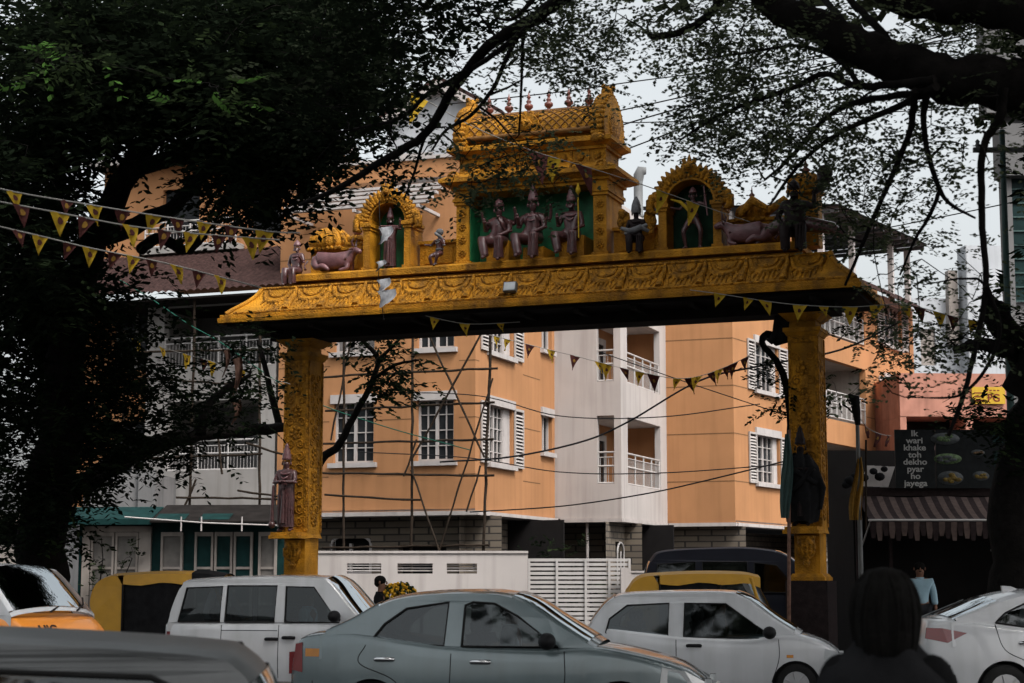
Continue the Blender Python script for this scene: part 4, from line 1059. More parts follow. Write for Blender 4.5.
statue('seated plum statue holding a gold spear at the right of the green shrine panel', GS(.72, -.06, 7.45), 1.46, ('bless', 'lap'), ('seat_diag', 'seat_down'), base=.22, fat=1.35, extra=spear)
def flute(o, X):
    m = MB(X); m.cyl((-.12, -.16, .80), (.22, -.15, .78), .012, n=6); m.build('flute', 'statue_rose', o)
statue('standing plum statue inside the bright green left niche', GS(-2.98, .08, 7.50), 1.05, ('bless', 'raised'), 'stand', fat=1.3, extra=flute)
statue('kneeling statue with its head wrapped in pale cloth between left niche and shrine', GS(-1.88, -.1, 7.44, -25), .92, ('out', 'bless'), ('kneel', 'lift'), crown='wrap', skirt=False, base=.2)
def wings(o, X):
    m = MB(X)
    for s_ in (-1, 1):
        m.prism([(s_ * .08, .55), (s_ * .26, .62), (s_ * .32, .78), (s_ * .30, .92), (s_ * .22, 1.02), (s_ * .12, .95)][::s_], .06, .10); m.ball((s_ * .24, .05, .95), (.07, .03, .08), 7); m.ball((s_ * .27, .05, .80), (.06, .03, .08), 7)
    m.build('wings', 'ochre_relief', o)
    m = MB(X); m.lathe([(.075, .93), (.085, .96), (.075, 1.06), (.05, 1.14), (.02, 1.2)], n=12); m.tube([(-.22, -.17, .66), (-.08, -.2, .60), (.1, -.2, .66), (.22, -.15, .60)], [.03, .05, .05, .03], 7); m.tube([(.2, -.17, .7), (.03, -.21, .62), (-.16, -.18, .56)], [.03, .045, .03], 7)
    m.build('cloth_wrapping', 'statue_grey', o)
statue('dark seated statue with gold wings and grey cloth wrapping beside the shrine', GS(1.97, -.12, 7.44, 8), 1.12, ('forward', 'forward'), ('seat_down', 'seat_down'), mats='statue_dark', crown='low', fat=1.25, base=.24, extra=wings)
def staff(o, X):
    m = MB(X); m.cyl((.27, -.10, .55), (.20, -.06, 1.08), .014, n=6); m.build('staff', 'statue_rose', o)
    m = MB(X); m.tube([(-.35, -.12, .86), (-.18, -.13, .80), (-.04, -.12, .66), (.02, -.12, .54)], [.012, .03, .04, .02], 6); m.build('yellow_sash', 'flag_yellow', o)
statue('striding statue with a staff inside the dark right niche', GS(2.98, .06, 7.50), 1.08, ('out', 'raised'), ('stride', 'stride'), mats='statue_plum', crown='low', skirt=False, extra=staff)
def club(o, X):
    m = MB(X); m.tube([(.22, -.08, .9), (.30, .02, .98), (.33, .06, 1.10)], [.03, .05, .09], 8); m.ball((.33, .06, 1.14), .09, 8); m.build('club', 'statue_dark', o)
    m = MB(X); m.tube([(-.1, .08, .6), (-.35, .05, .5), (-.42, .02, .36)], [.09, .07, .03], 7); m.tube([(.1, .08, .6), (.4, .02, .52), (.52, 0, .42)], [.09, .07, .03], 7); m.build('drapery', 'statue_plum', o)
statue('large dark seated guardian with a club at the right end of the lintel', GS(4.85, -.14, 7.16, 6), 1.62, ('hip', 'raised'), ('seat_down', 'seat_down'), mats='statue_dark', crown='low', fat=1.5, base=.18, extra=club)
statue('plum statue seated at the left end of the lintel beside the bull', GS(-4.86, -.12, 7.26, -10), 1.1, ('hip', 'bless'), ('seat_down', 'seat_down'), mats='statue_plum', crown='low', fat=1.2, base=.24)
def mace(o, X):
    m = MB(X); m.tube([(-.13, -.12, .62), (-.14, -.13, .3), (-.14, -.13, .12)], [.018, .022, .03], 7); m.ball((-.14, -.13, .10), .05, 8); m.build('mace', 'statue_plum', o)
statue('plum guardian statue standing on the left pillar bracket', GS(-4.96, -.21, 2.55), 1.42, ('crossed', 'crossed'), 'stand', mats='statue_plum', crown='tall', fat=1.4, extra=mace)
def shawl(o, X):
    m = MB(X); P = []
    for z, r_ in ((.86, .085), (.80, .135), (.70, .185), (.58, .20), (.45, .185), (.30, .20), (.16, .185), (.05, .16)):
        P.append([(r_ * (1 + .16 * math.sin(5 * a + 4 * z) + .10 * math.sin(9 * a - 7 * z)) * math.cos(a), .66 * r_ * (1 + .16 * math.sin(5 * a + 4 * z) + .1 * math.sin(11 * a + 3 * z)) * math.sin(a), z + .02 * math.sin(3 * a)) for a in np.linspace(0, 2 * math.pi, 41)])
    m.grid(P, flip=True)
    m.tube([(-.17, -.08, .72), (0, -.16, .62), (.19, -.06, .50)], [.03, .035, .03], 7); m.tube([(.16, -.09, .70), (.02, -.17, .5), (-.18, -.06, .36)], [.03, .03, .03], 7)
    m.tube([(.20, .0, .62), (.25, .0, .45), (.22, .02, .2)], [.03, .045, .02], 7)
    m.build('dark_wrapping', 'black_cloth', o)
statue('guardian statue wrapped in dark cloth on the right pillar bracket', GS(4.88, -.21, 2.55), 1.45, ('crossed', 'crossed'), 'stand', mats='statue_dark', crown='tall', extra=shawl)
def bull(label, M, s_, mats):
    o = thing('bull_statue', label, 'statue', M.translation, 0, 'painted statues on the gateway')
    J = {'rump': (-.42, 0, .26), 'belly': (-.1, 0, .25), 'chest': (.22, 0, .28), 'hump': (.16, 0, .40), 'neck': (.36, -.02, .38), 'poll': (.48, -.05, .48), 'muzzle': (.62, -.12, .40),
         'kneeF': (.34, -.12, .10), 'hoofF': (.16, -.17, .05), 'kneeG': (.36, .10, .10), 'hoofG': (.2, .14, .05), 'hockR': (-.30, -.17, .12), 'kneeR': (-.16, -.19, .16), 'hoofR': (-.02, -.22, .05)}
    Rd = {'rump': .19, 'belly': .19, 'chest': .17, 'hump': .10, 'neck': .11, 'poll': .085, 'muzzle': .05, 'kneeF': .05, 'hoofF': .035, 'kneeG': .05, 'hoofG': .035, 'hockR': .06, 'kneeR': .075, 'hoofR': .035}
    Eg = [('rump', 'belly'), ('belly', 'chest'), ('chest', 'hump'), ('chest', 'neck'), ('neck', 'poll'), ('poll', 'muzzle'), ('chest', 'kneeF'), ('kneeF', 'hoofF'), ('chest', 'kneeG'), ('kneeG', 'hoofG'), ('rump', 'hockR'), ('hockR', 'kneeR'), ('kneeR', 'hoofR')]
    vs, fs = skin_mesh(J, Eg, Rd, 'belly', 1)
    b = MB(M @ Matrix.Diagonal((s_, abs(s_), abs(s_), 1))); 
    if s_ < 0: fs = [f[::-1] for f in fs]
    b.add(vs, fs, 0, True); b.build('body', mats, o)
    c = MB(b.M)
    for q in (-1, 1): c.tube([(.45, -.05 + q * .07, .54), (.44, -.05 + q * .12, .62), (.47, -.05 + q * .10, .70)], [.03, .022, .008], 6); c.tube([(.44, -.05 + q * .08, .49), (.41, -.05 + q * .18, .46)], [.03, .012], 6)
    c.tube([(.30, -.16, .30), (.33, -.05, .18), (.34, .1, .25)], .025, 6); c.tube([(-.58, .0, .30), (-.62, -.08, .2), (-.56, -.16, .1)], [.02, .016, .03], 6)
    c.build('horns_and_collar', 'statue_plum', o)
    return o
bull('rose pink bull statue lying on the ledge left of the left niche', GS(-4.08, -.08, 7.46, 4), .95, 'statue_rose')
bull('dull pink bull statue lying on the ledge right of the dark niche', GS(4.0, -.06, 7.46, -4), -.95, 'statue_rose')
# ================================================================ vehicles
from mathutils.geometry import tessellate_polygon
def smooth_path(pts, n=5):
    P = [np.array(p, float) for p in pts]; P = [2 * P[0] - P[1]] + P + [2 * P[-1] - P[-2]]; out = []
    for i in range(1, len(P) - 2):
        for k in range(n):
            t = k / n; a, b, c, d = P[i - 1], P[i], P[i + 1], P[i + 2]
            out.append(tuple(.5 * (2 * b + (c - a) * t + (2 * a - 5 * b + 4 * c - d) * t * t + (3 * b - a - 3 * c + d) * t ** 3)))
    out.append(tuple(P[-2])); return out
def wheel_mesh(r, w, style='alloy'):
    ty = MB(); ty.lathe([(r * .62, -w / 2 + .01), (r * .9, -w / 2), (r, -w / 2 + .03), (r, w / 2 - .03), (r * .9, w / 2), (r * .62, w / 2 - .01)], n=26, axis='y')
    rm = MB(); rm.lathe([(r * .64, -w / 2 + .005), (r * .60, -w / 2 + .03), (r * .2, -w / 2 + .045), (r * .12, -w / 2 + .01), (.001, -w / 2 + .01)][::-1], n=20, axis='y')
    for k in range(7):
        a = 2 * math.pi * k / 7; rm.tube([(r * .12 * math.cos(a), -w / 2 + .025, r * .12 * math.sin(a)), (r * .6 * math.cos(a), -w / 2 + .012, r * .6 * math.sin(a))], [r * .08, r * .06], 5)
    return ty, rm
def car(name, label, cat, loc, rz, sp, paint, group=None):
    o = thing(name, label, cat, loc, rz, group); M = WM[o.name]
    L2 = sp['len'] / 2; W2 = sp['width'] / 2; sill = .20
    deck = np.array(smooth_path(sp['deck'], 4)); dx, dz = deck[:, 0], deck[:, 1]
    hw = lambda x: W2 * (1 - sp.get('taper', .25) * min(1.0, abs(x) / L2) ** sp.get('tn', 7))
    zd = lambda x: float(np.interp(x, dx, dz))
    zz_ = np.array([0, .2, .35, .55, .75, .95, 1.15, 2]); yy_ = np.array([.92, .945, .985, 1.0, .99, .965, .93, .90])
    ys = lambda x, z: hw(x) * float(np.interp(z, zz_, yy_))
    def arch(x):
        z = sill
        for c in (sp['wr'], sp['wf']):
            rr = sp['rad'] * 1.16; d = abs(x - c)
            if d < rr: z = max(z, sp['rad'] + math.sqrt(rr * rr - d * d) * 1.0 - .0)
        return z
    xs = list(np.linspace(-L2, L2, 46))
    for c in (sp['wr'], sp['wf']): xs += list(c + sp['rad'] * 1.16 * np.array([-1.001, -.995, -.97, -.9, -.75, -.5, -.25, 0, .25, .5, .75, .9, .97, .995, 1.001]))
    xs = sorted(x for x in set(round(float(x), 4) for x in xs) if -L2 <= x <= L2)
    cr = sp.get('crown', .035); b = MB(M)
    for s_ in (-1, 1):
        P = []
        for x in xs:
            zb, zt = arch(x), zd(x); row = []
            for u in np.linspace(0, 1, 9): z = zb + (zt - .05 - zb) * u; row.append((x, s_ * ys(x, z), z))
            y0 = ys(x, zt - .05); row += [(x, s_ * y0 * .985, zt - .02), (x, s_ * y0 * .95, zt - .003), (x, s_ * y0 * .7, zt + cr * .6), (x, s_ * y0 * .35, zt + cr * .92), (x, 0, zt + cr)]
            P.append(row)
        b.grid(P, 0, True, flip=(s_ > 0))
        for row, f in ((P[0], 0), (P[-1], 1)):
            r_ = row + [(row[0][0], 0, row[0][2])]
            b.add(r_, [tuple(range(len(r_))) if (f == 1) != (s_ > 0) else tuple(range(len(r_)))[::-1]], 0)
    body = b.build('body', paint, o, fixn=True)
    u = MB(M); u.box(-L2 + .12, L2 - .12, -W2 * .86, W2 * .86, .19, .5); u.box(-L2 + .25, L2 - .35, -W2 * .84, W2 * .84, .5, .62); u.build('underbody', 'black_plastic', o)
    # cabin
    ol = smooth_path(sp['roof'], 5); zr = max(p[1] for p in ol); zbt = sp['belt']
    wb, wr_ = sp.get('wb', .93), sp.get('wr_top', .76)
    def yg(x, z):
        f = min(1, max(0, (z - zbt) / (zr - zbt))); return hw(x * .9) * (wb + (wr_ - wb) * f ** 1.15)
    ang = []
    for i in range(len(ol)):
        a, c = np.array(ol[max(0, i - 1)]), np.array(ol[min(len(ol) - 1, i + 1)]); t = c - a; t = t / (np.linalg.norm(t) + 1e-9); ang.append((-t[1], t[0]))
    bow = sp.get('bow', .10)
    def strip(i0, i1, m_, off=0.0, inset=0.0):
        P = []
        for i in range(i0, i1 + 1):
            x, z = ol[i]; nx, nz = ang[i]; y = yg(x, z) - inset; steep = abs(nx); row = []
            for k in np.linspace(-1, 1, 13):
                e = (1 - k * k); q = (bow * steep + .045 * (1 - steep)) * e + off
                ed = .022 * max(0, (abs(k) - .93) / .07)
                row.append((x + nx * (q - ed), k * y, z + nz * (q - ed)))
            P.append(row)
        m_.grid(P, 0, True)
    g0, g1 = sp['rear_glass'], sp['front_glass']
    n_ = len(ol) - 1; r0, r1 = int(g0[0] * n_), int(g0[1] * n_); f0, f1 = int(g1[0] * n_), int(g1[1] * n_)
    c = MB(M)
    for a, e in ((0, r0), (r1, f0), (f1, n_)):
        if e > a: strip(a, e, c)
    for gi, (a, e) in enumerate(((r0, r1), (f0, f1))):                     # corner posts beside the glass
        for s_ in (-1, 1):
            P = []
            for i in range(a, e + 1):
                x, z = ol[i]; y = yg(x, z); P.append([(x, s_ * y, z), (x + ang[i][0] * .03, s_ * (y - .055), z + ang[i][1] * .03)])
            c.grid(P, 0, True, flip=(s_ > 0))
    outer = [(x, z) for x, z in ol] + [(ol[-1][0], zbt - .10), (ol[0][0], zbt - .10)]
    wins = sp['windows']
    for s_ in (-1, 1):
        polys = [[Vector((x, z, 0)) for x, z in outer]] + [[Vector((x, z, 0)) for x, z in w_] for w_ in wins]
        tri = tessellate_polygon(polys); flat = [p for q in polys for p in q]
        c.add([(p.x, s_ * yg(p.x, p.y), p.y) for p in flat], [t if s_ < 0 else t[::-1] for t in tri], 0, False)
    c.build('cabin', sp.get('cabin_paint', paint), o, fixn=True)
    for nm, (a, e) in (('rear_window', (r0, r1)), ('windscreen', (f0, f1))):
        m_ = MB(M); strip(a, e, m_, .012, .05); m_.build(nm, 'glass_clear' if nm == 'windscreen' else 'glass_dark', o)
    for w_ in wins:
        for s_ in (-1, 1):
            m_ = MB(M); m_.add([(x, s_ * (yg(x, z) - .012), z) for x, z in w_], [tuple(range(len(w_)))]); gl = m_.build('side_window', sp.get('side_glass', 'glass_dark'), o)
            m_ = MB(M); lp = [(x, s_ * (yg(x, z) + .001), z) for x, z in w_]; m_.tube(lp + lp[:1], .012, 5); m_.build('seal', 'rubber', gl)
    # wheels
    ty, rm = wheel_mesh(sp['rad'], .19)
    for cx in (sp['wr'], sp['wf']):
        for s_ in (-1, 1):
            X = M @ Matrix.Translation((cx, s_ * (W2 - .12), sp['rad'])) @ Matrix.Rotation(0 if s_ < 0 else math.pi, 4, 'Z')
            a = MB(X); a.v, a.f, a.m, a.sm = [X @ v for v in ty.v], ty.f, ty.m, ty.sm; w_ = a.build('wheel', 'rubber', o)
            a = MB(X); a.v, a.f, a.m, a.sm = [X @ v for v in rm.v], rm.f, rm.m, rm.sm; a.build('rim', 'rim_metal', w_)
    # interior
    s = MB(M)
    for x in sp.get('seats', (-.9, .05)):
        for y in (-.36, .36):
            s.box(x - .05, x + .42, y - .24, y + .24, .40, .58); s.add([(x - .05, y - .24, .5), (x + .08, y - .24, .5), (x - .08, y - .2, 1.08), (x - .2, y - .2, 1.08), (x - .05, y + .24, .5), (x + .08, y + .24, .5), (x - .08, y + .2, 1.08), (x - .2, y + .2, 1.08)],
                [(0, 1, 2, 3), (7, 6, 5, 4), (0, 4, 5, 1), (1, 5, 6, 2), (2, 6, 7, 3), (3, 7, 4, 0)]); s.ball((x - .13, y, 1.16), (.06, .12, .09), 8)
    fx = sp['roof'][-1][0]; s.box(fx - .55, fx - .12, -W2 * .8, W2 * .8, .6, zbt - .02)
    s.tube([(fx - .62 + .06 * math.sin(t), .34 + .18 * math.cos(t), zbt + .02 + .16 * math.sin(t)) for t in np.linspace(0, 2 * math.pi, 14)], .014, 5)
    s.build('interior', 'seat_fabric', o)
    def onside(pts, off, nm, m_, th=None):
        for s_ in (-1, 1):
            a = MB(M); a.add([(x, s_ * (ys(x, z) + off), z) for x, z in pts], [tuple(range(len(pts)))] if s_ < 0 else [tuple(range(len(pts)))[::-1]])
            e = [(x, s_ * (ys(x, z) + off - .02), z) for x, z in pts]; k = len(pts)
            a.add([(x, s_ * (ys(x, z) + off), z) for x, z in pts] + e, [(i, (i + 1) % k, (i + 1) % k + k, i + k) for i in range(k)])
            a.build(nm, m_, o)
    sm_ = MB(M)
    for path in sp.get('seams', ()):
        for s_ in (-1, 1):
            pp = smooth_path(path, 6); sm_.tube([(x, s_ * (ys(x, z) - .001), z) for x, z in pp], .006, 4)
    sm_.build('door_seam', 'black_plastic', o)
    for hx, hz in sp.get('handles', ()):
        for s_ in (-1, 1):
            a = MB(M); y = ys(hx, hz); a.tube([(hx - .09, s_ * (y + .002), hz), (hx - .06, s_ * (y + .035), hz + .004), (hx + .06, s_ * (y + .035), hz + .004), (hx + .09, s_ * (y + .002), hz)], .023, 8); a.build('door_handle', sp.get('handle_mat', paint), o)
    mx_, mz = sp['mirror']
    for s_ in (-1, 1):
        a = MB(M); y = yg(mx_, zbt); a.cyl((mx_, s_ * (y - .02), mz), (mx_ - .0, s_ * (y + .10), mz + .02), .025, n=7); a.ball((mx_ - .01, s_ * (y + .19), mz + .05), (.09, .13, .085), 12); a.build('side_mirror', sp.get('mirror_mat', 'black_plastic'), o)
    for nm, m_, pts in sp.get('patches', ()): onside(pts, .006, nm, m_)
    bl = MB(M)
    for q in (-1, 1):
        xx = q * L2; w_ = hw(xx)
        bl.tube([(xx - q * .25, -w_ * 1.06, .42), (xx - q * .05, -w_ * .98, .42), (xx + q * .03, -w_ * .6, .42), (xx + q * .05, 0, .42), (xx + q * .03, w_ * .6, .42), (xx - q * .05, w_ * .98, .42), (xx - q * .25, w_ * 1.06, .42)], [.05, .09, .1, .1, .1, .09, .05], 8)
    bl.build('bumper', sp.get('bumper', paint), o)
    a = MB(M)
    for q in (-1, 1): a.box(q * (L2 + .06) - .01, q * (L2 + .06) + .01, -.25, .25, .48, .60)
    a.build('number_plate', 'plate_white', o)
    for nm, m_, x, y0, y1, z0, z1 in sp.get('ends', ()):
        for s_ in (-1, 1):
            a = MB(M); a.box(x - .03, x + .03, min(s_ * y0, s_ * y1), max(s_ * y0, s_ * y1), z0, z1); a.build(nm, m_, o)
    return o, M, ys, yg
sedan = dict(len=4.25, width=1.66, wr=-1.23, wf=1.27, rad=.30, belt=.93, taper=.30, tn=5,
    deck=[(-2.125, .84), (-2.08, 1.00), (-1.9, 1.075), (-1.4, 1.09), (-.5, .98), (.5, .945), (.95, .97), (1.4, .90), (1.85, .77), (2.125, .58)],
    roof=[(-1.80, 1.07), (-1.48, 1.21), (-1.12, 1.40), (-.73, 1.475), (-.25, 1.495), (.02, 1.48), (.28, 1.41), (.62, 1.20), (1.02, .96)], rear_glass=(.03, .24), front_glass=(.70, .98),
    windows=[[(-1.27, 1.00), (-1.12, 1.19), (-.90, 1.345), (-.47, 1.41), (-.50, .975)], [(-.32, .97), (-.30, 1.38), (-.22, 1.41), (.0, 1.395), (.24, 1.27), (.66, .965)]],
    seams=[[(-.42, .9), (-.43, .6), (-.46, .3)], [(.72, .93), (.72, .6), (.60, .3)], [(-1.3, .98), (-1.36, .8), (-.98, .62), (-.88, .3)]], handles=((-1.10, .84), (-.12, .82)), handle_mat='chrome',
    mirror=(.58, .98), mirror_mat='black_plastic', seats=(-1.0, -.12),
    patches=[('tail_light', 'tail_red', [(-2.11, .72), (-1.99, .70), (-2.0, 1.0), (-2.08, .985)]), ('marker_light', 'indicator_amber', [(-1.96, .86), (-1.80, .86), (-1.80, .94), (-1.96, .94)]),
             ('headlight', 'lamp_clear', [(1.66, .62), (2.0, .57), (2.10, .63), (1.9, .74), (1.68, .78)])],
    ends=[('headlight', 'lamp_clear', 2.12, .42, .58, .56, .66), ('tail_light', 'tail_red', -2.12, .42, .58, .68, .9)])
car('sedan', 'silver grey saloon car with chrome door handles in the nearest lane', 'car', (-.07, 18.95, 0), -9, sedan, 'car_silver')
hatch = dict(len=3.42, width=1.46, wr=-1.12, wf=1.12, rad=.27, belt=.86, taper=.26, tn=6, crown=.03,
    deck=[(-1.71, .86), (-1.70, .98), (-1.5, 1.0), (-.5, .90), (.5, .87), (1.0, .93), (1.35, .86), (1.6, .74), (1.71, .60)],
    roof=[(-1.66, .98), (-1.52, 1.18), (-1.36, 1.35), (-1.14, 1.43), (-.39, 1.465), (.15, 1.46), (.42, 1.39), (.8, 1.12), (1.16, .90)], rear_glass=(.06, .30), front_glass=(.70, .98),
    windows=[[(-1.42, .93), (-1.37, 1.12), (-1.13, 1.30), (-.56, 1.33), (-.57, .89)], [(-.36, .88), (-.35, 1.33), (.20, 1.325), (.86, .865)]],
    seams=[[(-.46, .85), (-.46, .6), (-.48, .28)], [(.90, .86), (.90, .6), (.80, .3)]], handles=((-.22, .77),), handle_mat='black_plastic', mirror=(.80, .90), seats=(-.95, -.1), bumper='car_white',
    patches=[('tail_light', 'tail_red', [(-1.70, .62), (-1.62, .62), (-1.62, .86), (-1.69, .86)]), ('headlight', 'lamp_clear', [(1.48, .60), (1.68, .58), (1.66, .70), (1.5, .74)]), ('indicator', 'indicator_amber', [(1.0, .62), (1.09, .62), (1.09, .66), (1.0, .66)])],
    ends=[('headlight', 'lamp_clear', 1.70, .35, .53, .56, .68)])
car('hatchback', 'small white hatchback with black handle in front of the right yellow rickshaw', 'car', (2.78, 25.0, 0), -11, hatch, 'car_white')
van = dict(len=3.37, width=1.42, wr=-1.05, wf=.88, rad=.26, belt=1.0, taper=.14, tn=8, crown=.01,
    deck=[(-1.685, .95), (-1.66, 1.02), (-1.0, 1.02), (.5, 1.02), (1.2, 1.0), (1.5, .95), (1.685, .80)],
    roof=[(-1.64, 1.02), (-1.56, 1.30), (-1.44, 1.56), (-1.30, 1.63), (-.3, 1.67), (.6, 1.665), (.82, 1.60), (1.12, 1.28), (1.38, 1.0)], rear_glass=(.05, .24), front_glass=(.70, .98), wr_top=.84, bow=.09,
    windows=[[(-1.47, 1.04), (-1.36, 1.53), (-.80, 1.55), (-.82, 1.04)], [(-.74, 1.04), (-.72, 1.56), (.04, 1.56), (.02, 1.04)], [(.18, 1.04), (.18, 1.55), (.60, 1.54), (1.0, 1.04)]],
    seams=[[(.10, 1.0), (.10, .6), (.10, .25)], [(-.78, 1.0), (-.78, .6), (-.78, .3)], [(1.1, .98), (1.1, .6), (1.0, .3)], [(-.78, .92), (-.3, .92), (.08, .92)]], handles=((.0, .80), (.26, .82)), handle_mat='black_plastic', mirror=(1.0, 1.08), seats=(-.9, .1), bumper='black_plastic',
    patches=[('tail_light', 'tail_red', [(-1.67, .6), (-1.60, .6), (-1.60, .9), (-1.66, .9)]), ('headlight', 'lamp_clear', [(1.52, .60), (1.66, .60), (1.66, .74), (1.52, .74)])],
    ends=[('headlight', 'lamp_clear', 1.69, .42, .6, .58, .74)])
car('minivan', 'boxy white minivan between the yellow rickshaw and the left gate pillar', 'van', (-3.30, 26.9, 0), -13, van, 'car_white')
o, M, ys, yg = car('taxi_van', 'orange taxi van with a white roof at the far left of the traffic', 'taxi', (-6.62, 22.4, 0), -33, dict(van, len=3.6, deck=[(-1.8, 1.1), (-1.77, 1.22), (-1.0, 1.23), (.5, 1.23), (1.2, 1.23), (1.5, 1.14), (1.8, .84)],
    cabin_paint='car_white', belt=1.2, roof=[(-1.75, 1.22), (-1.66, 1.44), (-1.52, 1.66), (-1.36, 1.75), (-.3, 1.79), (.6, 1.78), (.84, 1.71), (1.14, 1.46), (1.40, 1.22)],
    windows=[[(-1.47, 1.24), (-1.36, 1.64), (-.80, 1.66), (-.82, 1.24)], [(-.74, 1.24), (-.72, 1.67), (.04, 1.67), (.02, 1.24)], [(.18, 1.24), (.18, 1.67), (.62, 1.65), (1.02, 1.24)]], patches=[('headlight', 'lamp_clear', [(1.60, .60), (1.78, .60), (1.78, .74), (1.6, .74)])], ends=[('headlight', 'lamp_clear', 1.8, .42, .6, .58, .74)]), 'car_orange')
a = MB(M)
P = []
for x in np.linspace(-1.3, .74, 12):
    P.append([(x, k * .60 * (1 - .12 * max(0, -x - .6)), 1.842 - .04 * k * k - (.0 if x < .4 else (x - .4) ** 2 * .45) - .10 * max(0, -x - .7) ** 1.3) for k in np.linspace(-1, 1, 9)])
a.grid(P); a.build('white_roof_panel', 'car_white', o)
a = MB(M); a.tube([(1.47, -.1, 1.27), (1.34, .2, 1.36), (1.22, .42, 1.44)], .012, 5); a.tube([(1.47, .3, 1.27), (1.36, .5, 1.34), (1.24, .6, 1.42)], .012, 5); a.build('wiper', 'black_plastic', o)
text('lettering', 'UIG', .17, M @ Matrix.Translation((1.655, -.30, 1.06)) @ Matrix.Rotation(R(90), 4, 'Z') @ Matrix.Rotation(R(-40), 4, 'X'), 'letter_dark', o)
sed2 = dict(sedan, len=4.4, width=1.68, wr=-1.28, wf=1.32, rad=.31, mirror_mat='car_white', handle_mat='chrome', handles=((-1.0, .88), (.0, .88)),
    deck=[(-2.2, .80), (-2.18, 1.05), (-2.05, 1.125), (-1.75, 1.13), (-.5, 1.0), (.5, .96), (.95, .97), (1.5, .90), (1.95, .77), (2.2, .60)],
    roof=[(-1.90, 1.12), (-1.55, 1.25), (-1.18, 1.39), (-.78, 1.475), (-.25, 1.495), (.05, 1.48), (.30, 1.42), (.68, 1.20), (1.1, .97)],
    windows=[[(-1.36, 1.12), (-1.22, 1.24), (-.98, 1.345), (-.47, 1.41), (-.50, 1.0)], [(-.36, .99), (-.34, 1.40), (.0, 1.40), (.24, 1.27), (.66, .97)]],
    seams=[[(-.42, .95), (-.43, .6), (-.46, .3)], [(.72, .93), (.72, .6), (.60, .3)], [(-1.38, 1.1), (-1.28, .8), (-.98, .62), (-.88, .3)]],
    patches=[('tail_light', 'tail_red', [(-2.19, .93), (-1.95, .88), (-1.72, 1.0), (-2.0, 1.055), (-2.17, 1.06)]), ('headlight', 'lamp_clear', [(1.7, .62), (2.1, .58), (2.15, .66), (1.9, .76)])])
o, M, ys, yg = car('white_sedan', 'white saloon car with a roof fin cut off by the right edge', 'car', (7.15, 23.0, 0), 6, sed2, 'car_white')
a = MB(M); a.prism([(-.98, 1.455), (-.72, 1.50), (-.88, 1.56), (-.99, 1.565)], -.02, .02); a.build('roof_fin', 'car_white', o)
suv = dict(hatch, len=3.7, width=1.64, rad=.29, wr=-1.2, wf=1.2, taper=.18, belt=.92, wr_top=.80,
    deck=[(-1.85, .80), (-1.83, .98), (-1.6, 1.0), (-.5, .95), (.5, .92), (1.0, .98), (1.4, .92), (1.7, .80), (1.85, .62)],
    roof=[(-1.80, .99), (-1.76, 1.12), (-1.68, 1.255), (-1.48, 1.32), (-.6, 1.375), (.05, 1.375), (.36, 1.315), (.76, 1.12), (1.14, .95)], rear_glass=(.05, .2),
    windows=[[(-1.58, .99), (-1.52, 1.15), (-1.34, 1.235), (-.56, 1.27), (-.57, .96)], [(-.40, .95), (-.39, 1.27), (.16, 1.26), (.80, .94)]],
    patches=[('tail_light', 'tail_red', [(-1.83, .72), (-1.72, .72), (-1.74, .98), (-1.81, .98)]), ('headlight', 'lamp_clear', [(1.6, .64), (1.82, .62), (1.8, .74), (1.6, .78)])], ends=[('headlight', 'lamp_clear', 1.84, .4, .6, .6, .72)])
o, M, ys, yg = car('grey_hatchback', 'dark grey car closest to the camera, its roof filling the lower left corner', 'car', (-2.84, 7.6, 0), 180 + 9, suv, 'car_grey')
a = MB(M); a.tube([(-1.66, -.42, 1.285), (-1.69, 0, 1.335), (-1.66, .42, 1.285)], [.012, .018, .012], 6); a.build('rear_spoiler', 'black_plastic', o)
dv = dict(van, len=4.4, width=1.8, wr=-1.35, wf=1.35, rad=.34, belt=1.35, deck=[(-2.2, 1.2), (-2.18, 1.35), (-1, 1.37), (.5, 1.37), (1.3, 1.34), (1.8, 1.2), (2.2, .95)],
    roof=[(-2.1, 1.37), (-2.04, 1.75), (-1.9, 2.1), (-1.6, 2.27), (-.3, 2.33), (.4, 2.30), (.9, 2.18), (1.35, 1.8), (1.7, 1.37)],
    windows=[[(-1.9, 1.4), (-1.8, 2.0), (-1.0, 2.05), (-1.0, 1.4)], [(-.85, 1.4), (-.85, 2.05), (.1, 2.05), (.1, 1.4)], [(.25, 1.4), (.25, 2.03), (.72, 1.98), (1.2, 1.4)]], seams=[], handles=(), mirror=(1.25, 1.45), seats=(-1.1, .3), patches=[], ends=[])
car('dark_van', 'dark blue van parked in the shade behind the right gate pillar', 'van', (5.0, 39.5, 0), -6, dv, 'car_dark')

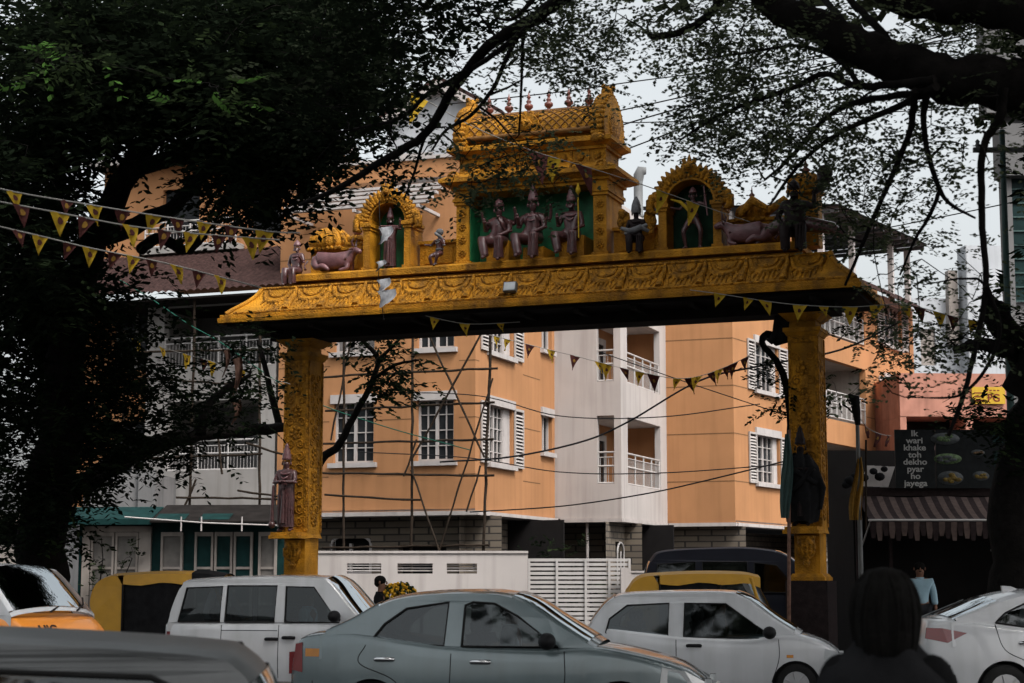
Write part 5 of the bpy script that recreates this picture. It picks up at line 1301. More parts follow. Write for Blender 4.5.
def rickshaw(label, loc, rz, dark_front=False):
    o = thing('auto_rickshaw', label, 'auto rickshaw', loc, rz, 'yellow topped auto rickshaws'); M = WM[o.name]; w = .62
    # canopy: roof plus rear curtain, rounded
    pr = [(-1.28, .78), (-1.33, .95), (-1.26, 1.12), (-1.30, 1.30), (-1.24, 1.55), (-1.08, 1.68), (-.8, 1.715), (-.2, 1.74), (.45, 1.73), (.72, 1.68)]
    pr = smooth_path(pr, 4); m = MB(M); P = []
    for x, z in pr:
        P.append([(x - .05 * (1 if z < 1.5 else 0) * (1 - k * k), k * w * (.97 if z > 1.5 else 1), z + (.05 * (1 - k * k) if z > 1.5 else 0)) for k in np.linspace(-1, 1, 9)])
    m.grid(P)
    for s_ in (-1, 1):                                    # rear quarter and the side valance of the hood
        q = [p for p in pr if p[0] < -.5]
        poly = [(-.80, .78)] + [(-.80, 1.55)] + [p for p in q[::-1] if p[0] < -.8]
        m.add([(x, s_ * w * (.97 if z > 1.5 else 1), z) for x, z in poly], [tuple(range(len(poly)))])
        P = [[(x, s_ * w * .97, z), (x, s_ * w * 1.0, z - (.15 + .02 * math.sin(x * 9)))] for x, z in pr if x >= -.82]
        m.grid(P)
    m.build('canopy', 'rick_yellow', o)
    if dark_front:
        m = MB(M); P = []
        for x, z in [(.25, 1.738), (.45, 1.735), (.74, 1.685)]: P.append([(x, k * w * 1.0, z + .012 + .05 * (1 - k * k)) for k in np.linspace(-1, 1, 9)])
        m.grid(P)
        for s_ in (-1, 1): m.grid([[(x, s_ * w * 1.0, z + .012), (x, s_ * w * 1.02, z - .19)] for x, z in [(.25, 1.738), (.45, 1.735), (.74, 1.685)]])
        m.build('front_canopy_cover', 'black_cloth', o)
    m = MB(M)
    for s_ in (-1, 1):
        m.tube([(-.80, s_ * w, .78), (-.80, s_ * w, 1.58)], .018, 6); m.tube([(.1, s_ * w * .97, .5), (.12, s_ * w * .97, 1.6)], .016, 6)
    m.tube([(x, 0, z - .03) for x, z in pr[::3]], .012, 5)
    m.build('hoop', 'black_plastic', o)
    m = MB(M)
    m.prism([(-1.25, .38), (.15, .38), (.15, .62), (-.25, .80), (-1.25, .82)], -w * .98, w * .98)
    m.box(.15, .75, -w * .8, w * .8, .36, .44)
    m.build('body', 'rick_green', o)
    m = MB(M)                                            # front cowl, screen frame
    P = []
    for z, x, hw_ in ((.36, .86, .20), (.6, 1.10, .40), (.85, 1.14, .52), (1.05, 1.05, .57)):
        P.append([(x - .32 * k * k, k * hw_, z) for k in np.linspace(-1, 1, 11)])
    m.grid(P); m.build('front_cowl', 'rick_yellow', o)
    m = MB(M)
    for s_ in (-1, 1): m.tube([(.80, s_ * .56, 1.04), (.66, s_ * .60, 1.4), (.58, s_ * .60, 1.68)], .03, 6)
    m.tube([(.58, -.6, 1.68), (.68, 0, 1.70), (.58, .6, 1.68)], .03, 6); m.build('screen_frame', 'rick_yellow', o)
    m = MB(M); m.grid([[(x - .2 * k * k, k * h_, z) for k in np.linspace(-1, 1, 7)] for z, x, h_ in ((1.05, 1.02, .55), (1.66, .70, .58))]); m.build('windscreen', 'glass_clear', o)
    m = MB(M); m.lathe([(.001, -.06), (.07, -.05), (.075, 0)], (0, 0, 0), n=12, axis='y'); m.v = [M @ (Matrix.Translation((1.12, 0, .85)) @ Matrix.Rotation(R(90), 4, 'Z') @ (M.inverted() @ v)) for v in m.v]; m.build('headlight', 'lamp_clear', o)
    m = MB(M)
    for s_ in (-1, 1):
        P = [[(x, s_ * (w - .03) + .012 * math.sin(14 * x), z) for x in np.linspace(-.79, .08, 9)] for z in (.62, 1.0, 1.3, 1.60)]; m.grid(P)
    m.split('dark_opening_sheet', 'black_cloth', o)  # black sheets added across the open sides to stand in for the dark interior
    m = MB(M); m.box(-1.05, -.45, -.52, .52, .80, .95); m.box(-1.12, -.98, -.52, .52, .95, 1.35); m.box(-.15, .25, -.3, .3, .70, .80); m.build('seat', 'seat_fabric', o)
    m = MB(M); m.add([(-.79, -w + .03, .8), (-.79, w - .03, .8), (-.79, w - .03, 1.1), (-.79, -w + .03, 1.1)], [(0, 1, 2, 3)]); m.tube([(.62, -.33, 1.08), (.70, 0, 1.02), (.62, .33, 1.08)], .02, 6); m.cyl((.72, 0, 1.02), (.88, 0, .45), .03, n=8); m.build('handlebar', 'black_plastic', o)
    m = MB(M)
    for s_ in (-1, 1): m.box(-1.3, -1.26, s_ * .5 - .06, s_ * .5 + .06, .6, .7)
    m.build('tail_light', 'tail_red', o)
    ty, rm = wheel_mesh(.21, .11)
    for x, y in ((-.85, -.5), (-.85, .5), (.92, 0)):
        X = M @ Matrix.Translation((x, y, .21)) @ Matrix.Rotation(0 if y <= 0 else math.pi, 4, 'Z')
        a = MB(); a.v, a.f, a.m, a.sm = [X @ v for v in ty.v], ty.f, ty.m, ty.sm; w_ = a.build('wheel', 'rubber', o)
        a = MB(); a.v, a.f, a.m, a.sm = [X @ v for v in rm.v], rm.f, rm.m, rm.sm; a.build('rim', 'rim_metal', w_)
    m = MB(M); m.grid([[(x - .18 * k * k, k * .16, z) for k in np.linspace(-1, 1, 7)] for x, z in ((1.18, .30), (1.1, .44), (.92, .50), (.74, .44))]); m.build('mudguard', 'rick_yellow', o)
    return o
rickshaw('yellow hooded auto rickshaw behind the left end of the white minivan', (-5.15, 28.4, 0), 0, True)
rickshaw('yellow hooded auto rickshaw behind the white hatchback', (3.08, 28.2, 0), -3)
# ================================================================ people
def person(label, M, h, arms, legs, top, bottom, base=0.0, fat=1.0, hat=None):
    o = thing('person', label, 'person', M.translation)
    X = M @ Matrix.Translation((0, 0, -base * h)) @ Matrix.Scale(h, 4)
    vs, fs = figure_geo(arms, legs, True, fat)
    b = MB(X); b.add(vs, fs, 0, True); add_face(b, 0, 1); b.build('body', ['skin', 'hair'], o)
    k = MB(X)
    if hat == 'long':
        k.lathe([(.004, 1.022), (.040, 1.014), (.066, .985), (.077, .95), (.078, .90), (.075, .865), (.070, .84), (.060, .815)][::-1], (0, .014, 0), n=16)
    else:
        k.ball((0, .010, .962), (.063, .066, .055), 12); k.ball((0, .028, .935), (.056, .046, .045), 10)
    if hat == 'long':
        for q in range(170):
            a = random.uniform(0, 2 * math.pi); r_ = .075 + random.uniform(-.004, .006)
            k.tube([(r_ * (.35 + .65 * math.sin(u * 1.45)) * math.cos(a + .08 * math.sin(3 * u + q)), .014 + r_ * (.35 + .65 * math.sin(u * 1.45)) * math.sin(a + .08 * math.sin(3 * u + q)), 1.018 - .035 * u - .055 * u * u) for u in np.linspace(.1, 1.62, 9)], [.002, .003, .0035, .0035, .0035, .0035, .003, .003, .002], 4)
        cw = MB(X); P = []
        for z, r_ in ((.855, .066), (.835, .078), (.812, .100), (.785, .132), (.75, .155), (.715, .162)):
            P.append([(r_ * (1 + .05 * math.sin(6 * a + 9 * z) + .03 * math.sin(11 * a)) * math.cos(a), .012 + .68 * r_ * (1 + .05 * math.sin(6 * a + 9 * z)) * math.sin(a), z + .008 * math.sin(4 * a)) for a in np.linspace(0, 2 * math.pi, 33)])
        cw.grid(P, flip=True); cw.build('scarf', 'black_cloth', o)
    k.build('hair', 'hair', o)
    J, Eg, Rd = body_joints(arms, legs)
    for sd in 'LR':
        J['cf' + sd] = tuple(np.array(J['el' + sd]) * .25 + np.array(J['wr' + sd]) * .75); Rd['cf' + sd] = .027
    sub = lambda keep, sc: ({q: J[q] for q in keep}, [e for e in Eg + [('elL', 'cfL'), ('elR', 'cfR')] if e[0] in keep and e[1] in keep], {q: ((Rd[q][0] * sc, Rd[q][1] * sc * 1.05) if hasattr(Rd[q], '__len__') else Rd[q] * sc * 1.12) for q in keep})
    Js, Es, Rs = sub(['pelvis', 'waist', 'chest', 'neck', 'shL', 'shR', 'elL', 'elR', 'cfL', 'cfR'], 1.13 * fat); Rs['neck'] = .040
    Js['neck'] = (0, .008, .815)
    c = MB(X); vs, fs = skin_mesh(Js, Es, Rs, 'pelvis', 2); c.add(vs, fs, 0, True)
    c.lathe([(.048, .805), (.054, .825), (.047, .845)], (0, .006, 0), n=14); c.build('shirt', top, o)
    Jt, Et, Rt = sub(['pelvis', 'hipL', 'hipR', 'knL', 'knR', 'anL', 'anR'], 1.10)
    Rt['pelvis'] = (.090, .074)
    for sd in 'LR': Rt['an' + sd] = .040
    c = MB(X); vs, fs = skin_mesh(Jt, Et, Rt, 'pelvis', 1); c.add(vs, fs, 0, True); c.build('trousers', bottom, o)
    c = MB(X)
    for sd in 'LR': c.ball(tuple((np.array(J['to' + sd]) * .5 + np.array(J['an' + sd]) * .5) + np.array([0, 0, -.012])), (.032, .065, .028), 8)
    c.build('shoes', 'black_plastic', o)
    return o
p = atz(884, 6.9, 0)
person('person in a black jacket seen from behind, head dark against the stall', T(p, 172), 1.625, ('down', 'down'), 'stand', 'jacket_black', 'trousers', fat=.92, hat='long')
p = atz(920, 33.4, .30)
person('person in a pale blue shirt standing under the striped awning', T(p, -6), 1.66, ('down', 'down'), 'stand', 'shirt_blue', 'trousers', fat=1.1)
p = atz(381, 30.3, .14)
person('person with dark hair walking past the compound wall beside the flower load', T(p, 80), 1.56, ('forward', 'forward'), 'stand', 'jacket_black', 'trousers')
p = atz(399, 30.4, .14)
fb = thing('flower_load', 'mound of yellow marigold flowers and leaves on a cart behind the silver car', 'flowers', p)
m = MB(Matrix.Translation(p)); m.box(-.42, .42, -.3, .3, .95, 1.05)
for x, y in ((-.38, -.25), (.38, -.25), (-.38, .25), (.38, .25)): m.cyl((x, y, 0), (x, y, .95), .02, n=6)
m.build('cart', 'bamboo', fb)
m = MB(Matrix.Translation(p)); m2 = MB(Matrix.Translation(p))
for k in range(420):
    a = random.uniform(0, 2 * math.pi); r_ = math.sqrt(random.random()); x, y = .36 * r_ * math.cos(a), .27 * r_ * math.sin(a); z = 1.05 + .42 * math.sqrt(max(0, 1 - r_ * r_ * .95)) * random.uniform(.8, 1.02)
    (m if random.random() < .6 else m2).ball((x, y, z), random.uniform(.018, .034), 5)
m.build('marigolds', 'marigold', fb); m2.build('leaves', 'leaf_light', fb)
# drivers
def seated(label, carM, x, y, z, top):
    return person(label, carM @ T((x, y, z), 90), 1.62, ('forward', 'forward'), 'seat_down', top, 'trousers', base=.47)
CARS = {o.name: o for o in bpy.data.objects if o.type == 'EMPTY'}
seated('person in a white shirt driving the silver grey saloon', WM['sedan'], .12, -.36, .58, 'shirt_white')
seated('person in a dark shirt driving the small white hatchback', WM['hatchback'], .10, -.34, .56, 'jacket_black')
seated('person in a pale blue shirt driving the white minivan', WM['minivan'], .42, -.34, .66, 'shirt_blue')
# ================================================================ trees
class Tree:
    def __init__(s, label, name='tree', group=None, cat='tree', origin=None):
        s.label, s.name, s.group, s.cat = label, name, group, cat
        s.nodes = []; s.lim = []; s.tw = []; s.lv = []; s.org = origin
    wl = .24
    def limb(s, px, Y, jit=.0):
        """px: (x, y, radius_px); Y: depth at the start and end"""
        k = len(px); pts = []; rd = []
        for i, (x, y, r_) in enumerate(px):
            Yi = Y[0] + (Y[1] - Y[0]) * i / (k - 1); pts.append(at(x, y, Yi)); rd.append(r_ * Yi / 1800)
        sp_ = smooth_path([tuple(p) for p in pts], 5); rr = np.interp(np.linspace(0, 1, len(sp_)), np.linspace(0, 1, k), rd)
        sp_ = [Vector(p) + Vector((random.uniform(-1, 1), random.uniform(-1, 1), random.uniform(-1, 1))) * rr[i] * .18 for i, p in enumerate(sp_)]
        s.lim.append((sp_, list(rr)))
        for i, p in enumerate(sp_): s.nodes.append((p, rr[i]))
        return s
    def free(s, pts, rd):
        s.lim.append(([Vector(p) for p in pts], rd))
        for p, r_ in zip(pts, rd): s.nodes.append((Vector(p), r_))
    def clusters(s, cen, nleaf, rad, size, droop=.25, mats=(0, 1, 2), prob=(.5, .35, .15), flat=.55, maxd=4.0, twig=.012):
        N = np.array([tuple(p) for p, _ in s.nodes])
        d0 = [float(np.min(np.linalg.norm(N - np.array(c), axis=1))) for c in cen]
        for i in np.argsort(d0):
            c = Vector(cen[i]); dd = np.linalg.norm(N - np.array(c), axis=1); j = int(np.argmin(dd)); L = float(dd[j])
            a = Vector(N[j])
            if L > maxd: continue
            if L > .08:
                n_ = max(3, int(L / .18)); pts = []
                b1 = Vector((random.uniform(-1, 1), random.uniform(-1, 1), random.uniform(-.3, 1))) * L * .16
                for q in range(n_ + 1):
                    t = q / n_; pts.append(a.lerp(c, t) + b1 * math.sin(math.pi * t) + Vector((random.uniform(-1, 1), random.uniform(-1, 1), random.uniform(-1, 1))) * .025 * (0 < q < n_))
                r0 = min(s.nodes[j][1] * .75, twig + .006 * L); r0 = max(r0, .005)
                rd = [r0 + (.004 - r0) * q / n_ for q in range(n_ + 1)]
                s.tw.append((pts, rd))
                N = np.vstack([N, np.array([tuple(p) for p in pts[1:]])]); s.nodes += list(zip(pts[1:], rd[1:]))
            s.leaves(c, a, nleaf, rad, size, droop, mats, prob, flat)
    def leaves(s, c, a, nleaf, rad, size, droop, mats, prob, flat):
        k = max(3, nleaf // 10); out = (c - a); out = out.normalized() if out.length > 1e-3 else Vector((0, 0, 1))
        for q in range(k):
            d = Vector((random.gauss(0, 1), random.gauss(0, 1), random.gauss(0, flat) - droop)) + out * .5; d.normalize()
            st = c + Vector((random.gauss(0, 1), random.gauss(0, 1), random.gauss(0, flat))) * rad * .45
            ln = rad * random.uniform(.45, .9); side = d.cross(Vector((random.gauss(0, .25), random.gauss(0, .25), 1))).normalized(); nl = 10
            mt = random.choices(mats, prob)[0]
            for u in range(nl):
                t = (u // 2 + .6) / (nl / 2); p = st + d * ln * t + Vector((0, 0, -droop * ln * t * t * .6)); sg_ = 1 if u % 2 else -1
                ax = (side * sg_ + d * .55 + Vector((0, 0, -.25 * random.random()))).normalized(); L = size * random.uniform(.7, 1.3)
                wd = ax.cross(Vector((random.gauss(0, .5), random.gauss(0, .5), 1))).normalized() * L * s.wl
                s.lv.append((p, p + ax * L * .5 + wd, p + ax * L, p + ax * L * .5 - wd, mt))
    def finish(s, leafmats=('leaf_dark', 'leaf_mid', 'leaf_light')):
        org = s.org or s.lim[0][0][0]
        o = thing(s.name, s.label, s.cat, org, 0, s.group)
        for i, (p, r_) in enumerate(s.lim):
            m = MB(); m.tube(p, r_, 10); m.build('trunk' if i == 0 else 'limb', 'bark', o)
        if s.tw:
            m = MB()
            for p, r_ in s.tw: m.tube(p, r_, 4, cap=False)
            t = m.build('twigs', 'bark', o)
        n_ = len(s.lv)
        if n_:
            co = np.array([[tuple(v) for v in l[:4]] for l in s.lv], dtype=np.float32).reshape(-1, 3) - np.array(org, dtype=np.float32)
            me = bpy.data.meshes.new('crown'); me.vertices.add(4 * n_); me.loops.add(4 * n_); me.polygons.add(n_)
            me.vertices.foreach_set('co', co.ravel()); me.loops.foreach_set('vertex_index', np.arange(4 * n_, dtype=np.int32))
            me.polygons.foreach_set('loop_start', np.arange(0, 4 * n_, 4, dtype=np.int32)); me.polygons.foreach_set('loop_total', np.full(n_, 4, dtype=np.int32))
            for k in leafmats: me.materials.append(MATS[k])
            me.polygons.foreach_set('material_index', np.array([l[4] for l in s.lv], dtype=np.int32)); me.update(calc_edges=True); me.validate()
            c = bpy.data.objects.new('crown', me); COL.objects.link(c); c.parent = o; WM[c.name] = WM[o.name]
        return o
def ell(cx, cy, rx, ry, n_, Y0, Y1, keep=None):
    out = []
    while len(out) < n_:
        a, r_ = random.uniform(0, 2 * math.pi), math.sqrt(random.random()); x, y = cx + rx * r_ * math.cos(a), cy + ry * r_ * math.sin(a)
        if keep is None or keep(x, y): out.append(tuple(at(x, y, random.uniform(Y0, Y1))))
    return out

# the spreading tree on the right: one heavy limb over the street, hanging branches, feathery leaves
rt = Tree('huge spreading tree with a heavy dark limb and feathery branches hanging over the gateway', 'spreading_tree'); rt.wl = .34
base = Vector((8.2, 12.2, 0))
rt.free(smooth_path([(8.2, 12.2, 0), (8.0, 12.2, 1.6), (7.3, 12.4, 3.2), (6.0, 12.6, 4.5), tuple(at(1130, 108, 12.9))], 5), list(np.interp(np.linspace(0, 1, 21), [0, .5, 1], [.48, .36, .27])))
rt.limb([(1130, 108, 38), (1070, 92, 34), (1024, 84, 29), (960, 80, 25), (900, 64, 22), (850, 43, 20), (805, 22, 17), (768, -2, 15), (730, -40, 13), (680, -90, 9)], (12.9, 14.6))
rt.limb([(1110, 40, 26), (1040, 18, 22), (980, 8, 19), (910, 5, 14), (860, -20, 10)], (12.9, 14.0))
rt.limb([(1003, 88, 5.6), (1000, 118, 5), (985, 142, 4), (981, 180, 3.7), (983, 240, 3.4), (986, 285, 3.1), (975, 350, 2.8), (962, 400, 2.5), (948, 436, 1.9)], (12.9, 13.6))
rt.limb([(936, 80, 5), (896, 84, 4.3), (857, 86, 3.7), (825, 74, 3.1), (790, 89, 2.7), (750, 103, 2.2), (715, 118, 1.9), (680, 140, 1.2)], (13.1, 14.8))
rt.limb([(936, 86, 5), (904, 104, 3.7), (872, 118, 3.1), (841, 132, 2.6), (815, 150, 2.2), (793, 172, 1.9), (770, 205, 1.2)], (13.1, 15.2))
rt.limb([(928, 92, 4.3), (896, 96, 3.7), (857, 102, 3.1), (825, 119, 2.6), (790, 158, 2.1), (765, 180, 1.2)], (13.2, 16))
rt.limb([(915, 90, 4.3), (910, 130, 3.3), (893, 173, 2.9), (877, 210, 2.5), (860, 250, 2), (845, 285, 1.4)], (13.2, 15))
rt.limb([(926, 92, 4.3), (924, 118, 3.1), (927, 150, 2.9), (940, 190, 2.5), (952, 205, 1.9), (975, 218, 1.1)], (13.2, 14.2))
rt.limb([(940, 190, 2.5), (930, 215, 2), (915, 240, 1.6), (900, 275, 0.99)], (13.9, 14.6))
rt.limb([(860, 86, 3.1), (838, 60, 2.5), (800, 46, 1.9), (750, 52, 1.5), (700, 60, 1.1)], (13.6, 16))
rt.limb([(900, 62, 5.6), (880, 30, 4.3), (850, 0, 3.7), (835, -30, 3.1)], (13.5, 15))
rt.limb([(850, 40, 5), (838, 15, 3.7), (815, -10, 3.1)], (13.7, 15.5))
rt.limb([(730, -10, 6.2), (705, 18, 4.3), (680, 32, 3.7), (655, 37, 3.7), (648, 33, 1.9)], (14.4, 15))
rt.limb([(680, -70, 9), (610, -30, 8), (562, -2, 7.5), (536, 18, 7), (488, 46, 6), (454, 89, 5), (425, 134, 4.5), (380, 162, 4), (338, 188, 3), (300, 205, 2)], (14.6, 17.5))
rt.limb([(548, 8, 3.7), (508, 44, 3.1), (470, 70, 2.8), (430, 92, 2.5), (400, 118, 2.1), (350, 130, 1.5)], (14.8, 18))
rt.limb([(520, 30, 3.1), (505, 62, 2.5), (492, 90, 2.1), (470, 116, 1.9), (446, 130, 1.5), (432, 150, 1.1)], (15.2, 18.5))
rt.limb([(524, 24, 2.5), (522, 60, 1.6), (521, 95, 1.4), (519, 135, 0.99)], (15.4, 16))
rt.limb([(562, 0, 3.7), (540, -6, 3.1), (515, 18, 2), (495, 18, 1.2)], (14.8, 15))
rt.limb([(440, 110, 2.1), (424, 140, 1.6), (415, 170, 1.4), (404, 200, 0.99)], (16.5, 17))
rt.limb([(986, 285, 3.1), (1000, 330, 2.2), (985, 370, 1.9), (960, 395, 1.4), (930, 398, 0.87)], (13.3, 14))
cs = ell(770, 22, 115, 34, 40, 13, 18) + ell(705, 50, 52, 55, 30, 13.5, 18) + ell(760, 100, 95, 55, 44, 13, 18.5) + ell(850, 145, 95, 52, 36, 13, 18) + ell(700, 122, 40, 30, 14, 14, 18)
cs += ell(930, 40, 90, 50, 34, 13, 17) + ell(955, 125, 50, 55, 14, 12.5, 16) + ell(880, 208, 60, 30, 20, 13.5, 18) + ell(730, 150, 40, 26, 10, 14, 18)
cs += ell(590, 22, 42, 38, 24, 14, 18) + ell(535, 40, 45, 34, 14, 14, 18) + ell(578, 72, 30, 26, 9, 14, 18)
cs += ell(940, 292, 50, 50, 10, 13, 17) + ell(890, 345, 40, 40, 7, 14, 17) + ell(950, 350, 34, 26, 5, 13, 15)
rt.clusters(cs, 100, .40, .046, .16, prob=(.40, .38, .22), flat=.5, twig=.011)
cs = ell(500, 150, 50, 36, 17, 16, 18.5) + ell(470, 185, 40, 22, 8, 16, 18) + ell(540, 175, 30, 20, 5, 16, 18) + ell(440, 90, 50, 45, 9, 15, 19)
rt.clusters(cs, 50, .36, .055, .3, prob=(.45, .35, .2), twig=.010)
cs = ell(390, 40, 70, 45, 24, 15, 20) + ell(320, 95, 44, 70, 30, 16, 21) + ell(430, 12, 110, 24, 46, 15, 20) + ell(392, 140, 40, 30, 5, 16, 20)
rt.clusters(cs, 80, .5, .07, .25, mats=(3, 3, 0), prob=(.5, .42, .08), twig=.012)
# unseen crown leaves added above and behind the viewer to shade the street
cs = [(random.uniform(-5, 17), random.uniform(-14, 15), random.uniform(9.5, 13)) for _ in range(1500)]
cs += [(random.uniform(2.5, 16), random.uniform(15, 31), random.uniform(11.9, 14)) for _ in range(1100)]  # more unseen leaves added above the frame to shade the gate's right half
for q in cs: rt.leaves(Vector(q), Vector((8, 12, 8)), 30, 1.2, .38, .2, (0, 1, 2), (.5, .35, .15), .4)
rt.finish(('leaf_fine_dark', 'leaf_fine_mid', 'leaf_fine_light', 'leaf_dark'))

# the dense dark tree on the left
lt = Tree('dense dark tree with a leaning trunk filling the left of the picture', 'street_tree')
lt.limb([(44, 690, 30), (42, 620, 27), (42, 560, 25), (46, 500, 24), (58, 440, 22), (62, 380, 20), (70, 310, 18), (95, 240, 15), (130, 170, 12), (180, 100, 10), (230, 20, 7)], (30.5, 24))
lt.limb([(56, 500, 14), (84, 482, 11), (118, 464, 10), (158, 444, 9), (200, 434, 8), (240, 430, 7), (278, 428, 5), (296, 420, 3)], (30, 36.5))
lt.limb([(62, 390, 13), (30, 320, 10), (0, 250, 8), (-40, 180, 6)], (29, 25))
lt.limb([(95, 240, 11), (160, 215, 8), (190, 190, 7), (215, 160, 6), (260, 110, 5), (320, 60, 4)], (26, 22))
lt.limb([(140, 250, 6), (160, 238, 6), (185, 250, 5), (205, 235, 4)], (27, 26))
lt.limb([(70, 320, 10), (50, 240, 8), (60, 150, 7), (40, 60, 5)], (28, 23))
lt.limb([(130, 170, 9), (240, 140, 7), (300, 110, 6), (350, 80, 4)], (25, 21))
lt.limb([(200, 434, 6), (205, 410, 4), (225, 390, 4), (250, 375, 2)], (30.8, 31.5)); lt.limb([(280, 428, 4), (268, 380, 3), (258, 340, 2)], (36, 36))
gap = lambda x, y: not (62 < x < 232 and 136 < y < 288)
cs = ell(200, 65, 175, 90, 600, 22, 29, gap) + ell(80, 110, 120, 120, 260, 22.5, 29, gap) + ell(60, 210, 85, 90, 150, 22, 29, gap) + ell(70, 305, 80, 26, 60, 26, 30) + ell(262, 145, 62, 50, 110, 23, 28, gap) + ell(280, 50, 80, 80, 180, 20, 27) + ell(30, 230, 75, 90, 90, 24, 29, gap) + ell(225, 175, 40, 50, 60, 22, 27, gap)
lt.clusters(cs, 70, .80, .135, .2, prob=(.80, .17, .03), maxd=9, twig=.02)
cs = ell(50, 360, 80, 75, 150, 26, 30) + ell(100, 400, 72, 60, 80, 28, 30.5) + ell(35, 465, 65, 75, 130, 27, 29.5) + ell(205, 400, 60, 30, 30, 30, 33) + ell(245, 360, 30, 30, 10, 31, 32) + ell(150, 455, 60, 14, 14, 30, 31)
lt.clusters(cs, 70, .66, .125, .2, prob=(.80, .18, .02), maxd=9, twig=.02)
cs = ell(215, 90, 30, 14, 5, 18, 20) + ell(70, 60, 25, 16, 6, 18, 20)
lt.clusters(cs, 50, .5, .10, .2, mats=(1, 2, 3), prob=(.3, .5, .2), maxd=9)
lt.finish(('leaf_dark', 'leaf_mid', 'leaf_light', 'leaf_fresh'))

# branch hanging behind the left pillar
bt = Tree('small crooked tree growing behind the left gate pillar in front of the scaffold', 'crooked_tree', cat='tree')
bt.limb([(292, 690, 5.4), (296, 600, 5.4), (300, 520, 5.4), (318, 465, 4.5), (338, 446, 4), (352, 420, 3.5), (368, 390, 3), (378, 360, 2.5), (362, 340, 2)], (37, 36.5))
bt.limb([(318, 462, 4.5), (300, 440, 4), (292, 420, 3), (300, 395, 2)], (36.9, 36.6)); bt.limb([(372, 380, 2.2), (395, 365, 1.6), (418, 360, 1)], (36.6, 36)); bt.limb([(378, 360, 2), (400, 338, 1.5), (408, 320, 1)], (36.5, 36))
bt.clusters(ell(395, 370, 32, 26, 20, 35.5, 37.5) + ell(360, 345, 40, 14, 12, 35.5, 37.5) + ell(375, 400, 22, 12, 5, 36, 37), 40, .55, .14, .3, prob=(.6, .35, .05), twig=.02)
bt.finish()
# twig hanging from the right of the gate
vt_ = Tree('leafy creeper hanging beside the right gate pillar under the lintel', 'creeper', cat='plant')
vt_.limb([(787, 320, 4), (776, 336, 4.6), (766, 335, 4), (763, 345, 3), (779, 365, 3.4), (787, 390, 4), (790, 420, 3.4), (788, 450, 2)], (31.6, 31.7))
vt_.clusters(ell(780, 395, 18, 40, 12, 31.2, 32.2) + ell(770, 370, 14, 14, 5, 31.2, 32) + ell(856, 350, 45, 40, 14, 31.5, 33) + ell(838, 395, 20, 16, 4, 31.5, 33), 30, .34, .11, .4, prob=(.45, .4, .15), maxd=6, twig=.014)
vt_.finish()
# dark trunk at the right edge
et = Tree('short dark tree with a broken trunk at the right edge behind the food stall', 'broken_tree')
et.limb([(1016, 690, 26), (1016, 600, 26), (1018, 500, 25), (1028, 430, 22), (1036, 380, 18), (1012, 338, 13), (994, 312, 14), (988, 300, 8)], (27.5, 27))
et.limb([(1018, 390, 17), (1050, 330, 12), (1090, 260, 8)], (27.2, 26)); et.limb([(1010, 350, 10), (980, 345, 6), (955, 350, 4)], (27, 26.5))
et.clusters(ell(1010, 330, 24, 22, 12, 26, 28) + ell(1012, 430, 22, 34, 24, 26, 28) + ell(960, 335, 36, 14, 6, 26, 28) + ell(962, 408, 26, 16, 6, 26, 28), 50, .5, .11, .2, prob=(.75, .2, .05), twig=.02)
et.free(smooth_path([tuple(at(1050, 330, 26.6)), (9.4, 26.5, 6.5), (10.2, 26, 8.0), (11, 25.5, 9.5)], 4), [.14] * 6 + [.09] * 7)  # unseen limb added to carry the shading leaves
for _ in range(900): et.leaves(Vector((random.uniform(8.7, 14), random.uniform(21, 30), random.uniform(6.5, 12.5))), Vector((9.5, 26, 7)), 30, 1.0, .26, .2, (0, 1, 2), (.6, .3, .1), .5)  # unseen leaves added beyond the right edge to shade the right pillar
et.finish()
# plants
for i, (x, Y, h_, lb) in enumerate(((590, 49.5, 1.5, 'low bushy plant inside the compound behind the slatted gate'), (552, 49.5, 2.3, 'taller leafy shrub inside the compound at the left end of the slatted gate'))):
    b = Tree(lb, 'shrub', 'shrubs inside the compound', 'shrub'); p = atz(x, Y, 0)
    b.free([p, p + Vector((.05, 0, h_ * .5)), p + Vector((0, 0, h_))], [.05, .04, .02])
    b.clusters([tuple(p + Vector((random.gauss(0, .55), random.gauss(0, .4), h_ * random.uniform(.5, 1.15)))) for _ in range(26)], 30, .4, .13, .0, twig=.012); b.finish()
b = Tree('spindly potted climber in front of the teal shop doors', 'climber', cat='plant'); p = atz(96, 44.6, 0)
b.free([p, p + Vector((.06, 0, 1.2)), p + Vector((.15, 0, 2.2)), p + Vector((.1, 0, 2.7))], [.025, .02, .015, .01]); b.free([p, p + Vector((.5, .1, 1.3)), p + Vector((.85, .1, 2.2))], [.02, .018, .01])
b.clusters([tuple(p + Vector((random.choice((.1, .8)) + random.gauss(0, .12), random.gauss(0, .1), random.uniform(1.2, 2.6)))) for _ in range(14)], 14, .22, .10, .1); b.finish()
